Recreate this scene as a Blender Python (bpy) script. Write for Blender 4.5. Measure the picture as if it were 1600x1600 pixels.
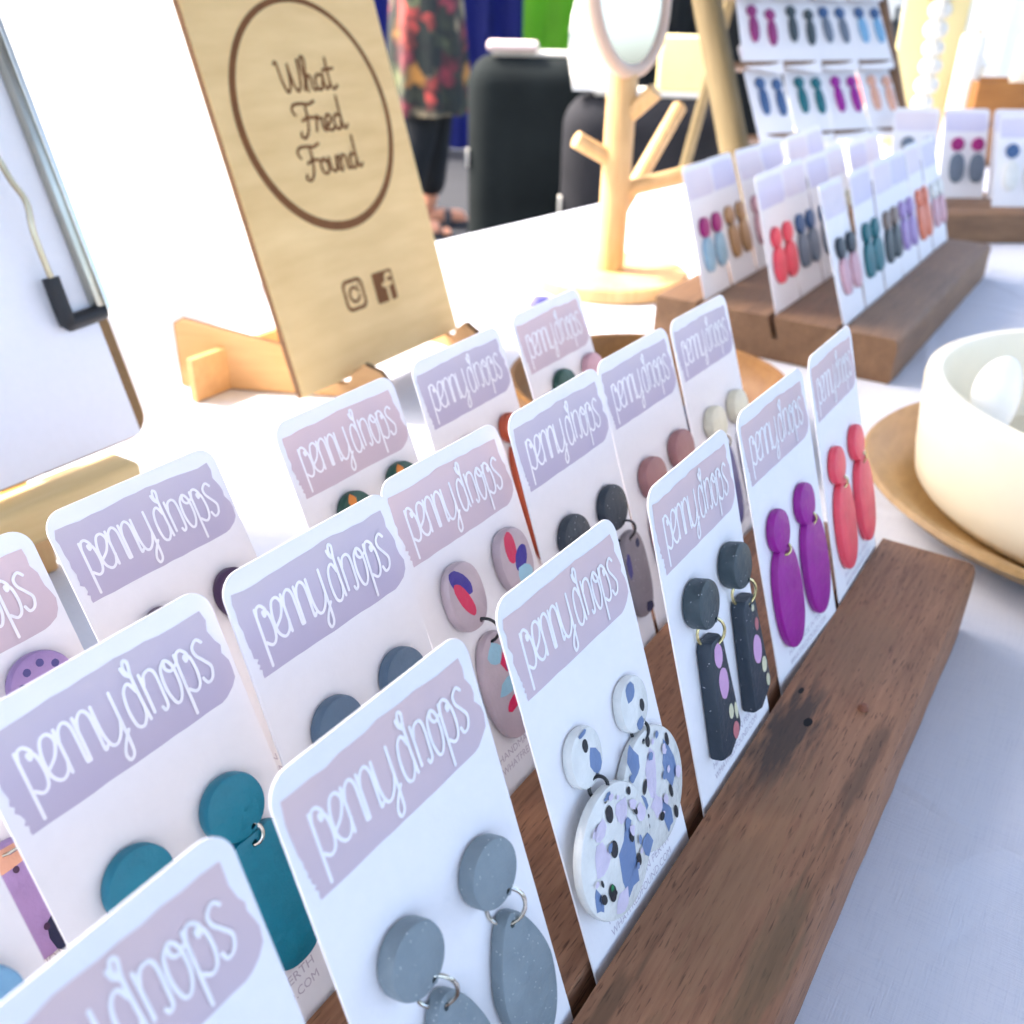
import bpy, bmesh, math, random
from mathutils import Matrix, Vector
from mathutils.geometry import tessellate_polygon
random.seed(7)
R = math.radians
S = 0.055            # one drawing unit = the width of an earring card = 55 mm
scene = bpy.context.scene
C = scene.collection
for o in list(bpy.data.objects): bpy.data.objects.remove(o)

# ------------------------------------------------------------------ camera
cd = bpy.data.cameras.new('camera'); cam = bpy.data.objects.new('camera', cd); C.objects.link(cam)
cam.matrix_world = Matrix(((0.54263336, 0.38706591, -0.74547235, -1.53710 * S),
                           (-0.83967493, 0.27347142, -0.46921146, -1.15929 * S),
                           (0.02224962, 0.88056423, 0.47340425, 3.80785 * S), (0, 0, 0, 1)))
cd.sensor_width = 36; cd.lens = 36 * 1529.78 / 1600
cd.clip_start = 0.01; cd.clip_end = 200
cd.dof.use_dof = True; cd.dof.focus_distance = 4.55 * S; cd.dof.aperture_fstop = cd.lens / 2.0
scene.camera = cam
# ------------------------------------------------------------------ light
SUN_EL, SUN_AZ = R(52), R(105)     # azimuth of the sun in the xy plane, measured from +x
w = bpy.data.worlds.new('World'); scene.world = w; w.use_nodes = True
nt = w.node_tree; sk = nt.nodes.new('ShaderNodeTexSky'); sk.sky_type = 'NISHITA'; sk.sun_disc = False
sk.sun_elevation = SUN_EL; sk.sun_rotation = R(90) - SUN_AZ; sk.air_density = 0.9; sk.dust_density = 5.0; sk.ozone_density = 0.4
nt.links.new(sk.outputs[0], nt.nodes['Background'].inputs[0]); nt.nodes['Background'].inputs[1].default_value = 0.15
sl = bpy.data.lights.new('sun', 'SUN'); sun = bpy.data.objects.new('sun', sl); C.objects.link(sun)
sl.energy = 2.0; sl.angle = R(3); sl.color = (1, 0.95, 0.88)
sd = Vector((math.cos(SUN_EL) * math.cos(SUN_AZ), math.cos(SUN_EL) * math.sin(SUN_AZ), math.sin(SUN_EL)))
sun.rotation_euler = (-sd).to_track_quat('-Z', 'Y').to_euler()
vs = scene.view_settings; vs.view_transform = 'Standard'; vs.look = 'None'; vs.exposure = 2.65; vs.gamma = 1; vs.use_curve_mapping = False
scene.cycles.use_denoising = True; scene.cycles.max_bounces = 6; scene.cycles.diffuse_bounces = 3; scene.cycles.adaptive_threshold = .03

# ------------------------------------------------------------------ materials
def lin(c): return tuple(((v / 255) / 12.92 if v <= 10 else ((v / 255 + .055) / 1.055) ** 2.4) for v in c)
_m = {}
def mat(name, col, rough=.5, var=.06, scale=60., bump=0., bscale=200., metal=0., spec=.5, sss=0., trans=0.):
    if name in _m: return _m[name]
    m = bpy.data.materials.new(name); m.use_nodes = True; n = m.node_tree; b = n.nodes['Principled BSDF']
    c = lin(col); b.inputs['Roughness'].default_value = rough; b.inputs['Metallic'].default_value = metal
    b.inputs['Specular IOR Level'].default_value = spec
    tc = n.nodes.new('ShaderNodeTexCoord'); nz = n.nodes.new('ShaderNodeTexNoise'); nz.inputs['Scale'].default_value = scale
    nz.inputs['Detail'].default_value = 5; n.links.new(tc.outputs['Object'], nz.inputs['Vector'])
    rp = n.nodes.new('ShaderNodeValToRGB'); e = rp.color_ramp.elements
    e[0].position = .25; e[1].position = .75
    e[0].color = tuple(max(0, v * (1 - var)) for v in c) + (1,); e[1].color = tuple(min(1, v * (1 + var)) for v in c) + (1,)
    n.links.new(nz.outputs['Fac'], rp.inputs['Fac']); n.links.new(rp.outputs['Color'], b.inputs['Base Color'])
    if bump:
        n2 = n.nodes.new('ShaderNodeTexNoise'); n2.inputs['Scale'].default_value = bscale; n2.inputs['Detail'].default_value = 3
        n.links.new(tc.outputs['Object'], n2.inputs['Vector'])
        bp = n.nodes.new('ShaderNodeBump'); bp.inputs['Strength'].default_value = bump; bp.inputs['Distance'].default_value = .001
        n.links.new(n2.outputs['Fac'], bp.inputs['Height']); n.links.new(bp.outputs['Normal'], b.inputs['Normal'])
    if sss:
        b.inputs['Subsurface Weight'].default_value = sss; b.inputs['Subsurface Radius'].default_value = (.003, .003, .003)
    if trans: b.inputs['Transmission Weight'].default_value = trans
    _m[name] = m; return m

def clay(name, col, glitter=0., rough=.42):
    """polymer clay: soft mottling, small dents, optional glitter specks"""
    if name in _m: return _m[name]
    m = mat(name, col, rough, .10, 120, .45, 330)
    if glitter:
        n = m.node_tree; b = n.nodes['Principled BSDF']; tc = [x for x in n.nodes if x.type == 'TEX_COORD'][0]; rp = [x for x in n.nodes if x.type == 'VALTORGB'][0]
        v = n.nodes.new('ShaderNodeTexVoronoi'); v.inputs['Scale'].default_value = 1500; n.links.new(tc.outputs['Object'], v.inputs['Vector'])
        s = n.nodes.new('ShaderNodeSeparateColor'); n.links.new(v.outputs['Color'], s.inputs[0])
        a = n.nodes.new('ShaderNodeMath'); a.operation = 'LESS_THAN'; a.inputs[1].default_value = .22; n.links.new(v.outputs['Distance'], a.inputs[0])
        k = n.nodes.new('ShaderNodeMath'); k.operation = 'GREATER_THAN'; k.inputs[1].default_value = 1 - glitter; n.links.new(s.outputs[0], k.inputs[0])
        f = n.nodes.new('ShaderNodeMath'); f.operation = 'MULTIPLY'; n.links.new(a.outputs[0], f.inputs[0]); n.links.new(k.outputs[0], f.inputs[1])
        mx = n.nodes.new('ShaderNodeMix'); mx.data_type = 'RGBA'; n.links.new(f.outputs[0], mx.inputs[0]); n.links.new(rp.outputs['Color'], mx.inputs[6])
        mx.inputs[7].default_value = (.6, .64, .68, 1); n.links.new(mx.outputs[2], b.inputs['Base Color'])
    return m

def band_mat(name, top, bot, tint):
    """watercolour print: a wash from one tone to the other, blotchy pigment"""
    m = bpy.data.materials.new(name); m.use_nodes = True; n = m.node_tree; b = n.nodes['Principled BSDF']
    b.inputs['Roughness'].default_value = .7; b.inputs['Specular IOR Level'].default_value = .2
    tc = n.nodes.new('ShaderNodeTexCoord'); sp = n.nodes.new('ShaderNodeSeparateXYZ'); n.links.new(tc.outputs['Object'], sp.inputs[0])
    nz = n.nodes.new('ShaderNodeTexNoise'); nz.inputs['Scale'].default_value = 45; nz.inputs['Detail'].default_value = 6
    n.links.new(tc.outputs['Object'], nz.inputs['Vector'])
    mr = n.nodes.new('ShaderNodeMapRange'); mr.inputs[1].default_value = 1.33 * S; mr.inputs[2].default_value = 1.78 * S
    n.links.new(sp.outputs['Z'], mr.inputs[0])
    ad = n.nodes.new('ShaderNodeMath'); ad.operation = 'MULTIPLY_ADD'; ad.inputs[1].default_value = .9; ad.inputs[2].default_value = -.45
    n.links.new(nz.outputs['Fac'], ad.inputs[0])
    a2 = n.nodes.new('ShaderNodeMath'); n.links.new(mr.outputs[0], a2.inputs[0]); n.links.new(ad.outputs[0], a2.inputs[1])
    rp = n.nodes.new('ShaderNodeValToRGB'); e = rp.color_ramp.elements
    e[0].color = lin(bot) + (1,); e[1].color = lin(top) + (1,); e.new(.5).color = lin(tint) + (1,)
    n.links.new(a2.outputs[0], rp.inputs['Fac']); n.links.new(rp.outputs['Color'], b.inputs['Base Color'])
    return m

def wood(name, dark, light, grain=(6, 90, 90), rough=.55, ring=1.2, bump=.3, stain=None, axis_noise=3., pores=0.):
    m = bpy.data.materials.new(name); m.use_nodes = True; n = m.node_tree; b = n.nodes['Principled BSDF']
    b.inputs['Roughness'].default_value = rough; b.inputs['Specular IOR Level'].default_value = .3
    tc = n.nodes.new('ShaderNodeTexCoord'); mp = n.nodes.new('ShaderNodeMapping'); mp.inputs['Scale'].default_value = grain
    n.links.new(tc.outputs['Object'], mp.inputs['Vector'])
    n1 = n.nodes.new('ShaderNodeTexNoise'); n1.inputs['Scale'].default_value = ring; n1.inputs['Detail'].default_value = 8; n1.inputs['Distortion'].default_value = .6
    n.links.new(mp.outputs[0], n1.inputs['Vector'])
    m2 = n.nodes.new('ShaderNodeMapping'); m2.inputs['Scale'].default_value = tuple(v * 7 for v in grain); n.links.new(tc.outputs['Object'], m2.inputs['Vector'])
    n2 = n.nodes.new('ShaderNodeTexNoise'); n2.inputs['Scale'].default_value = ring; n2.inputs['Detail'].default_value = 4; n.links.new(m2.outputs[0], n2.inputs['Vector'])
    n3 = n.nodes.new('ShaderNodeTexNoise'); n3.inputs['Scale'].default_value = axis_noise * 4; n3.inputs['Detail'].default_value = 3; n.links.new(tc.outputs['Object'], n3.inputs['Vector'])
    mix = n.nodes.new('ShaderNodeMath'); mix.operation = 'MULTIPLY_ADD'; mix.inputs[1].default_value = .45; n.links.new(n2.outputs['Fac'], mix.inputs[0])
    h = n.nodes.new('ShaderNodeMath'); h.operation = 'MULTIPLY'; h.inputs[1].default_value = .35; n.links.new(n1.outputs['Fac'], h.inputs[0])
    h3 = n.nodes.new('ShaderNodeMath'); h3.operation = 'MULTIPLY_ADD'; h3.inputs[1].default_value = .3; n.links.new(n3.outputs['Fac'], h3.inputs[0]); n.links.new(h.outputs[0], h3.inputs[2])
    n.links.new(h3.outputs[0], mix.inputs[2])
    rp = n.nodes.new('ShaderNodeValToRGB'); e = rp.color_ramp.elements; e[0].position = .32; e[1].position = .80
    e[0].color = lin(dark) + (1,); e[1].color = lin(light) + (1,); n.links.new(mix.outputs[0], rp.inputs['Fac'])
    out = rp.outputs['Color']
    if pores:
        mp_ = n.nodes.new('ShaderNodeMapping'); mp_.inputs['Scale'].default_value = (150, 1500, 1500); n.links.new(tc.outputs['Object'], mp_.inputs['Vector'])
        np_ = n.nodes.new('ShaderNodeTexNoise'); np_.inputs['Scale'].default_value = 1.; np_.inputs['Detail'].default_value = 2; n.links.new(mp_.outputs[0], np_.inputs['Vector'])
        mr_ = n.nodes.new('ShaderNodeMapRange'); mr_.inputs[1].default_value = .58; mr_.inputs[2].default_value = .7; mr_.inputs[4].default_value = pores; n.links.new(np_.outputs['Fac'], mr_.inputs[0])
        mx = n.nodes.new('ShaderNodeMix'); mx.data_type = 'RGBA'; n.links.new(mr_.outputs[0], mx.inputs[0]); n.links.new(out, mx.inputs[6]); mx.inputs[7].default_value = tuple(v * .45 for v in lin(dark)) + (1,); out = mx.outputs[2]
    if stain:
        for (cx, cy, rx, ry, colr, amt) in stain:
            mm = n.nodes.new('ShaderNodeMapping'); mm.inputs['Location'].default_value = (-cx * S / (rx * S), -cy * S / (ry * S), 0)
            mm.inputs['Scale'].default_value = (1 / (rx * S), 1 / (ry * S), 0); n.links.new(tc.outputs['Object'], mm.inputs['Vector'])
            nn = n.nodes.new('ShaderNodeTexNoise'); nn.inputs['Scale'].default_value = 1.; nn.inputs['Detail'].default_value = 7
            nm = n.nodes.new('ShaderNodeMapping'); nm.inputs['Scale'].default_value = (60, 420, 420); n.links.new(tc.outputs['Object'], nm.inputs['Vector']); n.links.new(nm.outputs[0], nn.inputs['Vector'])
            ln = n.nodes.new('ShaderNodeVectorMath'); ln.operation = 'LENGTH'; n.links.new(mm.outputs[0], ln.inputs[0])
            mr = n.nodes.new('ShaderNodeMath'); mr.operation = 'MULTIPLY_ADD'; mr.inputs[1].default_value = 2.2; n.links.new(nn.outputs['Fac'], mr.inputs[0]); 
            ng = n.nodes.new('ShaderNodeMath'); ng.operation = 'MULTIPLY'; ng.inputs[1].default_value = -1; n.links.new(ln.outputs['Value'], ng.inputs[0]); n.links.new(ng.outputs[0], mr.inputs[2])
            m4 = n.nodes.new('ShaderNodeMapRange'); m4.inputs[1].default_value = .05; m4.inputs[2].default_value = .6; m4.inputs[4].default_value = amt; n.links.new(mr.outputs[0], m4.inputs[0])
            mx = n.nodes.new('ShaderNodeMix'); mx.data_type = 'RGBA'; n.links.new(m4.outputs[0], mx.inputs[0]); n.links.new(out, mx.inputs[6]); mx.inputs[7].default_value = lin(colr) + (1,)
            out = mx.outputs[2]
    n.links.new(out, b.inputs['Base Color'])
    bp = n.nodes.new('ShaderNodeBump'); bp.inputs['Strength'].default_value = bump; bp.inputs['Distance'].default_value = .0006
    n.links.new(n2.outputs['Fac'], bp.inputs['Height']); n.links.new(bp.outputs['Normal'], b.inputs['Normal'])
    return m

M_PAPER = mat('card_paper', (240, 238, 240), .75, .012, 300, .05, 900, spec=.2)
M_INK = mat('white_print', (248, 245, 246), .7, .02, 200, spec=.2)
M_GREY_INK = mat('grey_print', (198, 189, 200), .8, .05, 200)
M_PINK = band_mat('pink_wash', (222, 196, 194), (204, 187, 196), (214, 192, 196))
M_LAV = band_mat('lavender_wash', (204, 192, 199), (188, 179, 200), (197, 186, 200))
STAIN = [(4.45, -.18, .62, .17, (62, 56, 52), .85), (4.4, -.64, .6, .06, (76, 60, 48), .55), (2.9, -.62, .7, .10, (104, 86, 62), .6), (1.6, -.3, .8, .12, (112, 92, 64), .5), (3.4, -.35, .9, .2, (150, 112, 82), .6), (5.6, -.3, .7, .25, (140, 104, 76), .6), (2.2, -.12, .5, .06, (84, 66, 50), .6), (.8, -.55, .9, .12, (140, 108, 80), .6)]
M_JARRAH = wood('dark_hardwood', (98, 64, 46), (176, 128, 96), (5, 70, 70), stain=STAIN, pores=.75)
M_JARRAH2 = wood('weathered_hardwood', (88, 62, 44), (148, 114, 84), (5, 70, 70))
M_DARK = mat('dark_void', (20, 18, 18), .9)
M_MAPLE = wood('pale_plywood', (212, 176, 116), (242, 210, 152), (2.5, 2.5, 13), .6, 1.0, .04)
M_PINE = wood('light_beech', (190, 148, 96), (226, 190, 138), (40, 40, 4), .5, 1.0, .1)
M_BURN = mat('laser_burn', (118, 74, 34), .85, .15, 120)
M_EDGE = mat('burnt_edge', (92, 62, 34), .85, .2, 120)
M_SILVER = mat('silver_wire', (200, 196, 186), .22, .03, metal=1.)
M_GOLD = mat('pale_gold_wire', (214, 200, 150), .25, .03, metal=1.)
M_BLACKWIRE = mat('black_wire', (24, 26, 32), .3, .03)
M_CERAMIC = mat('cream_ceramic', (232, 225, 202), .3, .05, 25, .06, 60)
M_HOLE = mat('hole_shadow', (16, 16, 18), .9)

# ------------------------------------------------------------------ mesh helpers (all lengths in drawing units)
def mesh_obj(name, me, m, parent=None, M=None):
    o = bpy.data.objects.new(name, me)
    if m is not None:
        if not me.materials: me.materials.append(m)
        elif me.materials[0] != m:
            o.material_slots[0].link = 'OBJECT'; o.material_slots[0].material = m
    C.objects.link(o)
    if parent is not None: o.parent = parent
    if M is not None: place(o, M)
    return o
def place(o, M):
    M = M.copy(); M.translation = M.translation * S
    o.matrix_local = M
def tag(o, label, cat, group=None, kind=None):
    o['label'] = label; o['category'] = cat
    if group: o['group'] = group
    if kind: o['kind'] = kind
    return o
def struct(o): o['kind'] = 'structure'; return o
def empty(name, M, label=None, cat=None, group=None):
    o = bpy.data.objects.new(name, None); o.empty_display_size = .01; C.objects.link(o); place(o, M)
    if label: tag(o, label, cat, group)
    return o
def me_from(bm, smooth=True, name='mesh'):
    bmesh.ops.scale(bm, vec=(S, S, S), verts=bm.verts)
    bmesh.ops.recalc_face_normals(bm, faces=bm.faces)
    me = bpy.data.meshes.new(name); bm.to_mesh(me); bm.free()
    if smooth:
        me.shade_smooth() if hasattr(me, 'shade_smooth') else None
        if hasattr(me, 'set_sharp_from_angle'): me.set_sharp_from_angle(angle=R(38))
    return me
def T(x, y, z): return Matrix.Translation((x, y, z))
def rz(a): return Matrix.Rotation(a, 4, 'Z')
def rx(a): return Matrix.Rotation(a, 4, 'X')
def ry(a): return Matrix.Rotation(a, 4, 'Y')

def ell(cx, cz, a, b=None, n=40, wob=0., seed=0, pw=2.):
    b = a if b is None else b; r = random.Random(seed); ph = [r.uniform(0, 6.28) for _ in range(3)]; out = []
    for i in range(n):
        t = 2 * math.pi * i / n; k = 1 + wob * (math.sin(2 * t + ph[0]) + .6 * math.sin(3 * t + ph[1]) + .4 * math.sin(5 * t + ph[2]))
        c, s = math.cos(t), math.sin(t)
        out.append((cx + a * k * math.copysign(abs(c) ** (2 / pw), c), cz + b * k * math.copysign(abs(s) ** (2 / pw), s)))
    return out
def rrect(x0, x1, z0, z1, r, n=8, rs=None):
    rs = rs or (r, r, r, r); out = []   # corners: top right, top left, bottom left, bottom right
    for (cx, cz, a0, rr) in ((x1, z1, 0, rs[0]), (x0, z1, 90, rs[1]), (x0, z0, 180, rs[2]), (x1, z0, 270, rs[3])):
        ox = cx - rr if a0 in (0, 270) else cx + rr; oz = cz - rr if a0 in (0, 90) else cz + rr
        for i in range(n + 1):
            t = R(a0 + 90 * i / n); out.append((ox + rr * math.cos(t), oz + rr * math.sin(t)))
    return out
_slabs = {}
def slab(outline, thick, bevel=0., holes=(), key=None, bres=2):
    """a plate in the local xz plane, its back at y = 0 and its front at y = -thick, edges rounded by bevel, holes right through"""
    if key and key in _slabs: return _slabs[key]
    pts = [outline[0]]
    for p in outline[1:]:
        if math.hypot(p[0] - pts[-1][0], p[1] - pts[-1][1]) > 1e-5: pts.append(p)
    if math.hypot(pts[0][0] - pts[-1][0], pts[0][1] - pts[-1][1]) < 1e-5: pts.pop()
    if sum(pts[i - 1][0] * pts[i][1] - pts[i][0] * pts[i - 1][1] for i in range(len(pts))) < 0: pts.reverse()
    n = len(pts)
    def inset(d):
        o = []
        for i in range(n):
            a, b, c = pts[i - 1], pts[i], pts[(i + 1) % n]
            e1 = (b[0] - a[0], b[1] - a[1]); e2 = (c[0] - b[0], c[1] - b[1]); l1 = math.hypot(*e1); l2 = math.hypot(*e2)
            n1 = (-e1[1] / l1, e1[0] / l1); n2 = (-e2[1] / l2, e2[0] / l2); m = (n1[0] + n2[0], n1[1] + n2[1]); k = d / max(.35, (1 + n1[0] * n2[0] + n1[1] * n2[1]))
            o.append((b[0] + m[0] * k, b[1] + m[1] * k))
        return o
    bm = bmesh.new(); rows = []
    if bevel:
        prof = [(bevel * (1 - math.sin(R(90 * j / bres))), bevel * (1 - math.cos(R(90 * j / bres)))) for j in range(bres + 1)]   # (inset, depth from face)
        seq = [(d, -thick + z) for d, z in prof] + [(d, -z) for d, z in reversed(prof)]
    else: seq = [(0, -thick), (0, 0)]
    for d, y in seq: rows.append([bm.verts.new((p[0], y, p[1])) for p in inset(d)])
    for A, B in zip(rows, rows[1:]):
        for i in range(n): bm.faces.new((A[i], A[(i + 1) % n], B[(i + 1) % n], B[i]))
    hr = []
    for h in holes:
        F_ = [bm.verts.new((p[0], -thick, p[1])) for p in h]; K__ = [bm.verts.new((p[0], 0, p[1])) for p in h]; m = len(h); hr.append((F_, K__))
        for i in range(m): bm.faces.new((F_[i], F_[(i + 1) % m], K__[(i + 1) % m], K__[i]))
    for r, q in ((rows[0], 0), (rows[-1], 1)):
        if not holes: bm.faces.new(r)
        else:
            loops = [r] + [h[q] for h in hr]; allv = [v for l in loops for v in l]
            for tri in tessellate_polygon([[Vector((v.co.x, v.co.z, 0)) for v in l] for l in loops]):
                try: bm.faces.new([allv[i] for i in tri])
                except ValueError: pass
    me = me_from(bm)
    if key: _slabs[key] = me
    return me
def flat(outline, y):
    tris = tessellate_polygon([[Vector((p[0], p[1], 0)) for p in outline]]); bm = bmesh.new(); vs_ = [bm.verts.new((p[0] * S, y * S, p[1] * S)) for p in outline]
    for t in tris:
        try: f = bm.faces.new([vs_[i] for i in t])
        except ValueError: continue
        f.normal_update()
        if f.normal.y > 0: f.normal_flip()
    me = bpy.data.meshes.new('flat'); bm.to_mesh(me); bm.free(); return me
def catmull(pts, k=6):
    if len(pts) < 3: return list(pts)
    P = [pts[0]] + list(pts) + [pts[-1]]; out = []
    for i in range(1, len(P) - 2):
        p0, p1, p2, p3 = P[i - 1], P[i], P[i + 1], P[i + 2]
        for j in range(k):
            t = j / k
            out.append(tuple(.5 * ((2 * p1[d]) + (-p0[d] + p2[d]) * t + (2 * p0[d] - 5 * p1[d] + 4 * p2[d] - p3[d]) * t * t + (-p0[d] + 3 * p1[d] - 3 * p2[d] + p3[d]) * t ** 3) for d in range(len(p1))))
    out.append(tuple(pts[-1])); return out
def ribbons(strokes, width, y, ramp=.0002):
    """pen strokes as flat ribbons with round ends; every stretch a hair above the one before it"""
    bm = bmesh.new(); yy = y
    for st in strokes:
        p = catmull(st, 6); n = len(p); L = []; Rr = []
        for i in range(n):
            a = p[max(0, i - 1)]; b = p[min(n - 1, i + 1)]; dx, dz = b[0] - a[0], b[1] - a[1]; l = math.hypot(dx, dz) or 1e-6
            nx, nz = -dz / l * width / 2, dx / l * width / 2; y1 = yy - ramp * i / n
            L.append(bm.verts.new((p[i][0] + nx, y1, p[i][1] + nz))); Rr.append(bm.verts.new((p[i][0] - nx, y1, p[i][1] - nz)))
        for i in range(n - 1): bm.faces.new((L[i], L[i + 1], Rr[i + 1], Rr[i]))
        for idx, sgn in ((0, -1), (n - 1, 1)):
            a = p[0 if sgn < 0 else n - 2]; b = p[1 if sgn < 0 else n - 1]; an = math.atan2(b[1] - a[1], b[0] - a[0])
            c0 = L[idx].co.y; vs_ = [bm.verts.new((p[idx][0] + width / 2 * math.cos(an + sgn * R(-90 + 180 * k / 6) + (math.pi if sgn < 0 else 0)), c0, p[idx][1] + width / 2 * math.sin(an + sgn * R(-90 + 180 * k / 6) + (math.pi if sgn < 0 else 0)))) for k in range(7)]
            bm.faces.new(vs_)
        yy -= ramp
    for f in bm.faces:
        f.normal_update()
        if f.normal.y > 0: f.normal_flip()
    bmesh.ops.scale(bm, vec=(S, S, S), verts=bm.verts)
    me = bpy.data.meshes.new('strokes'); bm.to_mesh(me); bm.free(); return me
def tube(pts, rad, seg=10, smooth=True, k=6, closed=False):
    p = [Vector(q) for q in (catmull(pts, k) if k > 1 else pts)]; n = len(p); bm = bmesh.new(); rings = []
    up = Vector((0, 0, 1)); prev = None
    for i in range(n):
        if closed: d = (p[(i + 1) % n] - p[i - 1]).normalized()
        else: d = (p[min(n - 1, i + 1)] - p[max(0, i - 1)]).normalized()
        if prev is None: a = d.orthogonal().normalized()
        else: a = (prev - d * prev.dot(d)).normalized()
        prev = a; b = d.cross(a); r = rad(i / (n - 1)) if callable(rad) else rad
        rings.append([bm.verts.new(p[i] + (a * math.cos(2 * math.pi * j / seg) + b * math.sin(2 * math.pi * j / seg)) * r) for j in range(seg)])
    for i in range(n if closed else n - 1):
        A, B = rings[i], rings[(i + 1) % n]
        for j in range(seg): bm.faces.new((A[j], A[(j + 1) % seg], B[(j + 1) % seg], B[j]))
    if not closed: bm.faces.new(rings[0]); bm.faces.new(rings[-1])
    return me_from(bm)
def lathe(prof, seg=64, a0=0, a1=360):
    bm = bmesh.new(); full = abs(a1 - a0) >= 360; n = seg if full else seg + 1; rings = []
    for (r, z) in prof:
        rings.append([bm.verts.new((max(r, 1e-4) * math.cos(R(a0 + (a1 - a0) * j / seg)), max(r, 1e-4) * math.sin(R(a0 + (a1 - a0) * j / seg)), z)) for j in range(n)])
    for A, B in zip(rings, rings[1:]):
        for j in range(n if full else n - 1): bm.faces.new((A[j], A[(j + 1) % n], B[(j + 1) % n], B[j]))
    bmesh.ops.remove_doubles(bm, verts=bm.verts, dist=2e-4)
    return me_from(bm)
def box(x0, x1, y0, y1, z0, z1, bev=.02, seg=2):
    bm = bmesh.new(); bmesh.ops.create_cube(bm, size=1)
    for v in bm.verts: v.co = ((x0 + x1) / 2 + v.co.x * (x1 - x0), (y0 + y1) / 2 + v.co.y * (y1 - y0), (z0 + z1) / 2 + v.co.z * (z1 - z0))
    if bev: bmesh.ops.bevel(bm, geom=bm.edges[:], offset=bev, segments=seg, profile=.5, affect='EDGES')
    return me_from(bm)
def text_mesh(txt, size, width=None):
    cu = bpy.data.curves.new('t', 'FONT'); cu.body = txt; cu.size = size * S; cu.align_x = 'CENTER'; cu.resolution_u = 2
    ob = bpy.data.objects.new('t', cu); C.objects.link(ob); dg = bpy.context.evaluated_depsgraph_get()
    me = bpy.data.meshes.new_from_object(ob.evaluated_get(dg)); bpy.data.objects.remove(ob); bpy.data.curves.remove(cu)
    if width:
        xs = [v.co.x for v in me.vertices]; k = width * S / (max(xs) - min(xs)); me.transform(Matrix.Diagonal((k, 1, 1, 1)))
    me.transform(Matrix.Rotation(R(90), 4, 'X')); return me

# ------------------------------------------------------------------ ground, far drapes
ZT = -0.6            # table top; block tops lie at z = 0
ZG = -14.1           # ground
M_GROUND = mat('dark_paving', (30, 31, 36), .85, .25, 3, .5, 30)
bm = bmesh.new(); bmesh.ops.create_grid(bm, x_segments=8, y_segments=8, size=900)
g = mesh_obj('ground', me_from(bm, False), M_GROUND, None, T(60, 40, ZG)); struct(g)

# ------------------------------------------------------------------ unseen canopy, added and sized to shade the near half of the table
def canvas(name, col, t):
    m = mat(name, col, .8, .02, 3); n = m.node_tree; b = n.nodes['Principled BSDF']; tr_ = n.nodes.new('ShaderNodeBsdfTranslucent'); tr_.inputs[0].default_value = lin(col) + (1,)
    mx = n.nodes.new('ShaderNodeMixShader'); mx.inputs[0].default_value = t; n.links.new(b.outputs[0], mx.inputs[1]); n.links.new(tr_.outputs[0], mx.inputs[2]); n.links.new(mx.outputs[0], n.nodes['Material Output'].inputs[0]); return m
M_CANOPY = canvas('shade_canopy_canvas', (176, 178, 182), .06)
CX0, CX1, CY0, CY1, CZ = -34., 38., -30., 22.5, 27.
can = empty('added_shade_canopy', T(0, 0, ZG), 'unseen canvas canopy added above the stall to shade the table', 'canopy')
bm = bmesh.new(); pk_ = bm.verts.new(((CX0 + CX1) / 2, (CY0 + CY1) / 2, CZ - ZG + 9)); cs_ = [bm.verts.new((x, y, CZ - ZG)) for x, y in ((CX0, CY0), (CX1, CY0), (CX1, CY1), (CX0, CY1))]
lo_ = [bm.verts.new((v.co.x, v.co.y, CZ - ZG - 3.5)) for v in cs_]
for i in range(4): bm.faces.new((cs_[i], cs_[(i + 1) % 4], pk_)); bm.faces.new((cs_[i], cs_[(i + 1) % 4], lo_[(i + 1) % 4], lo_[i]))
mesh_obj('roof', me_from(bm, False), M_CANOPY, can)
for x in (CX0 + .3, CX1 - .3):
    for y in (CY0 + .3, CY1 - .3):
        if x > 0 and y > 0: continue      # pole left out at this corner, it would stand in view
        mesh_obj('pole', box(x - .35, x + .35, y - .35, y + .35, 0, CZ - ZG - .05, .05), mat('white_pole', (220, 220, 220), .4), can)

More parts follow.
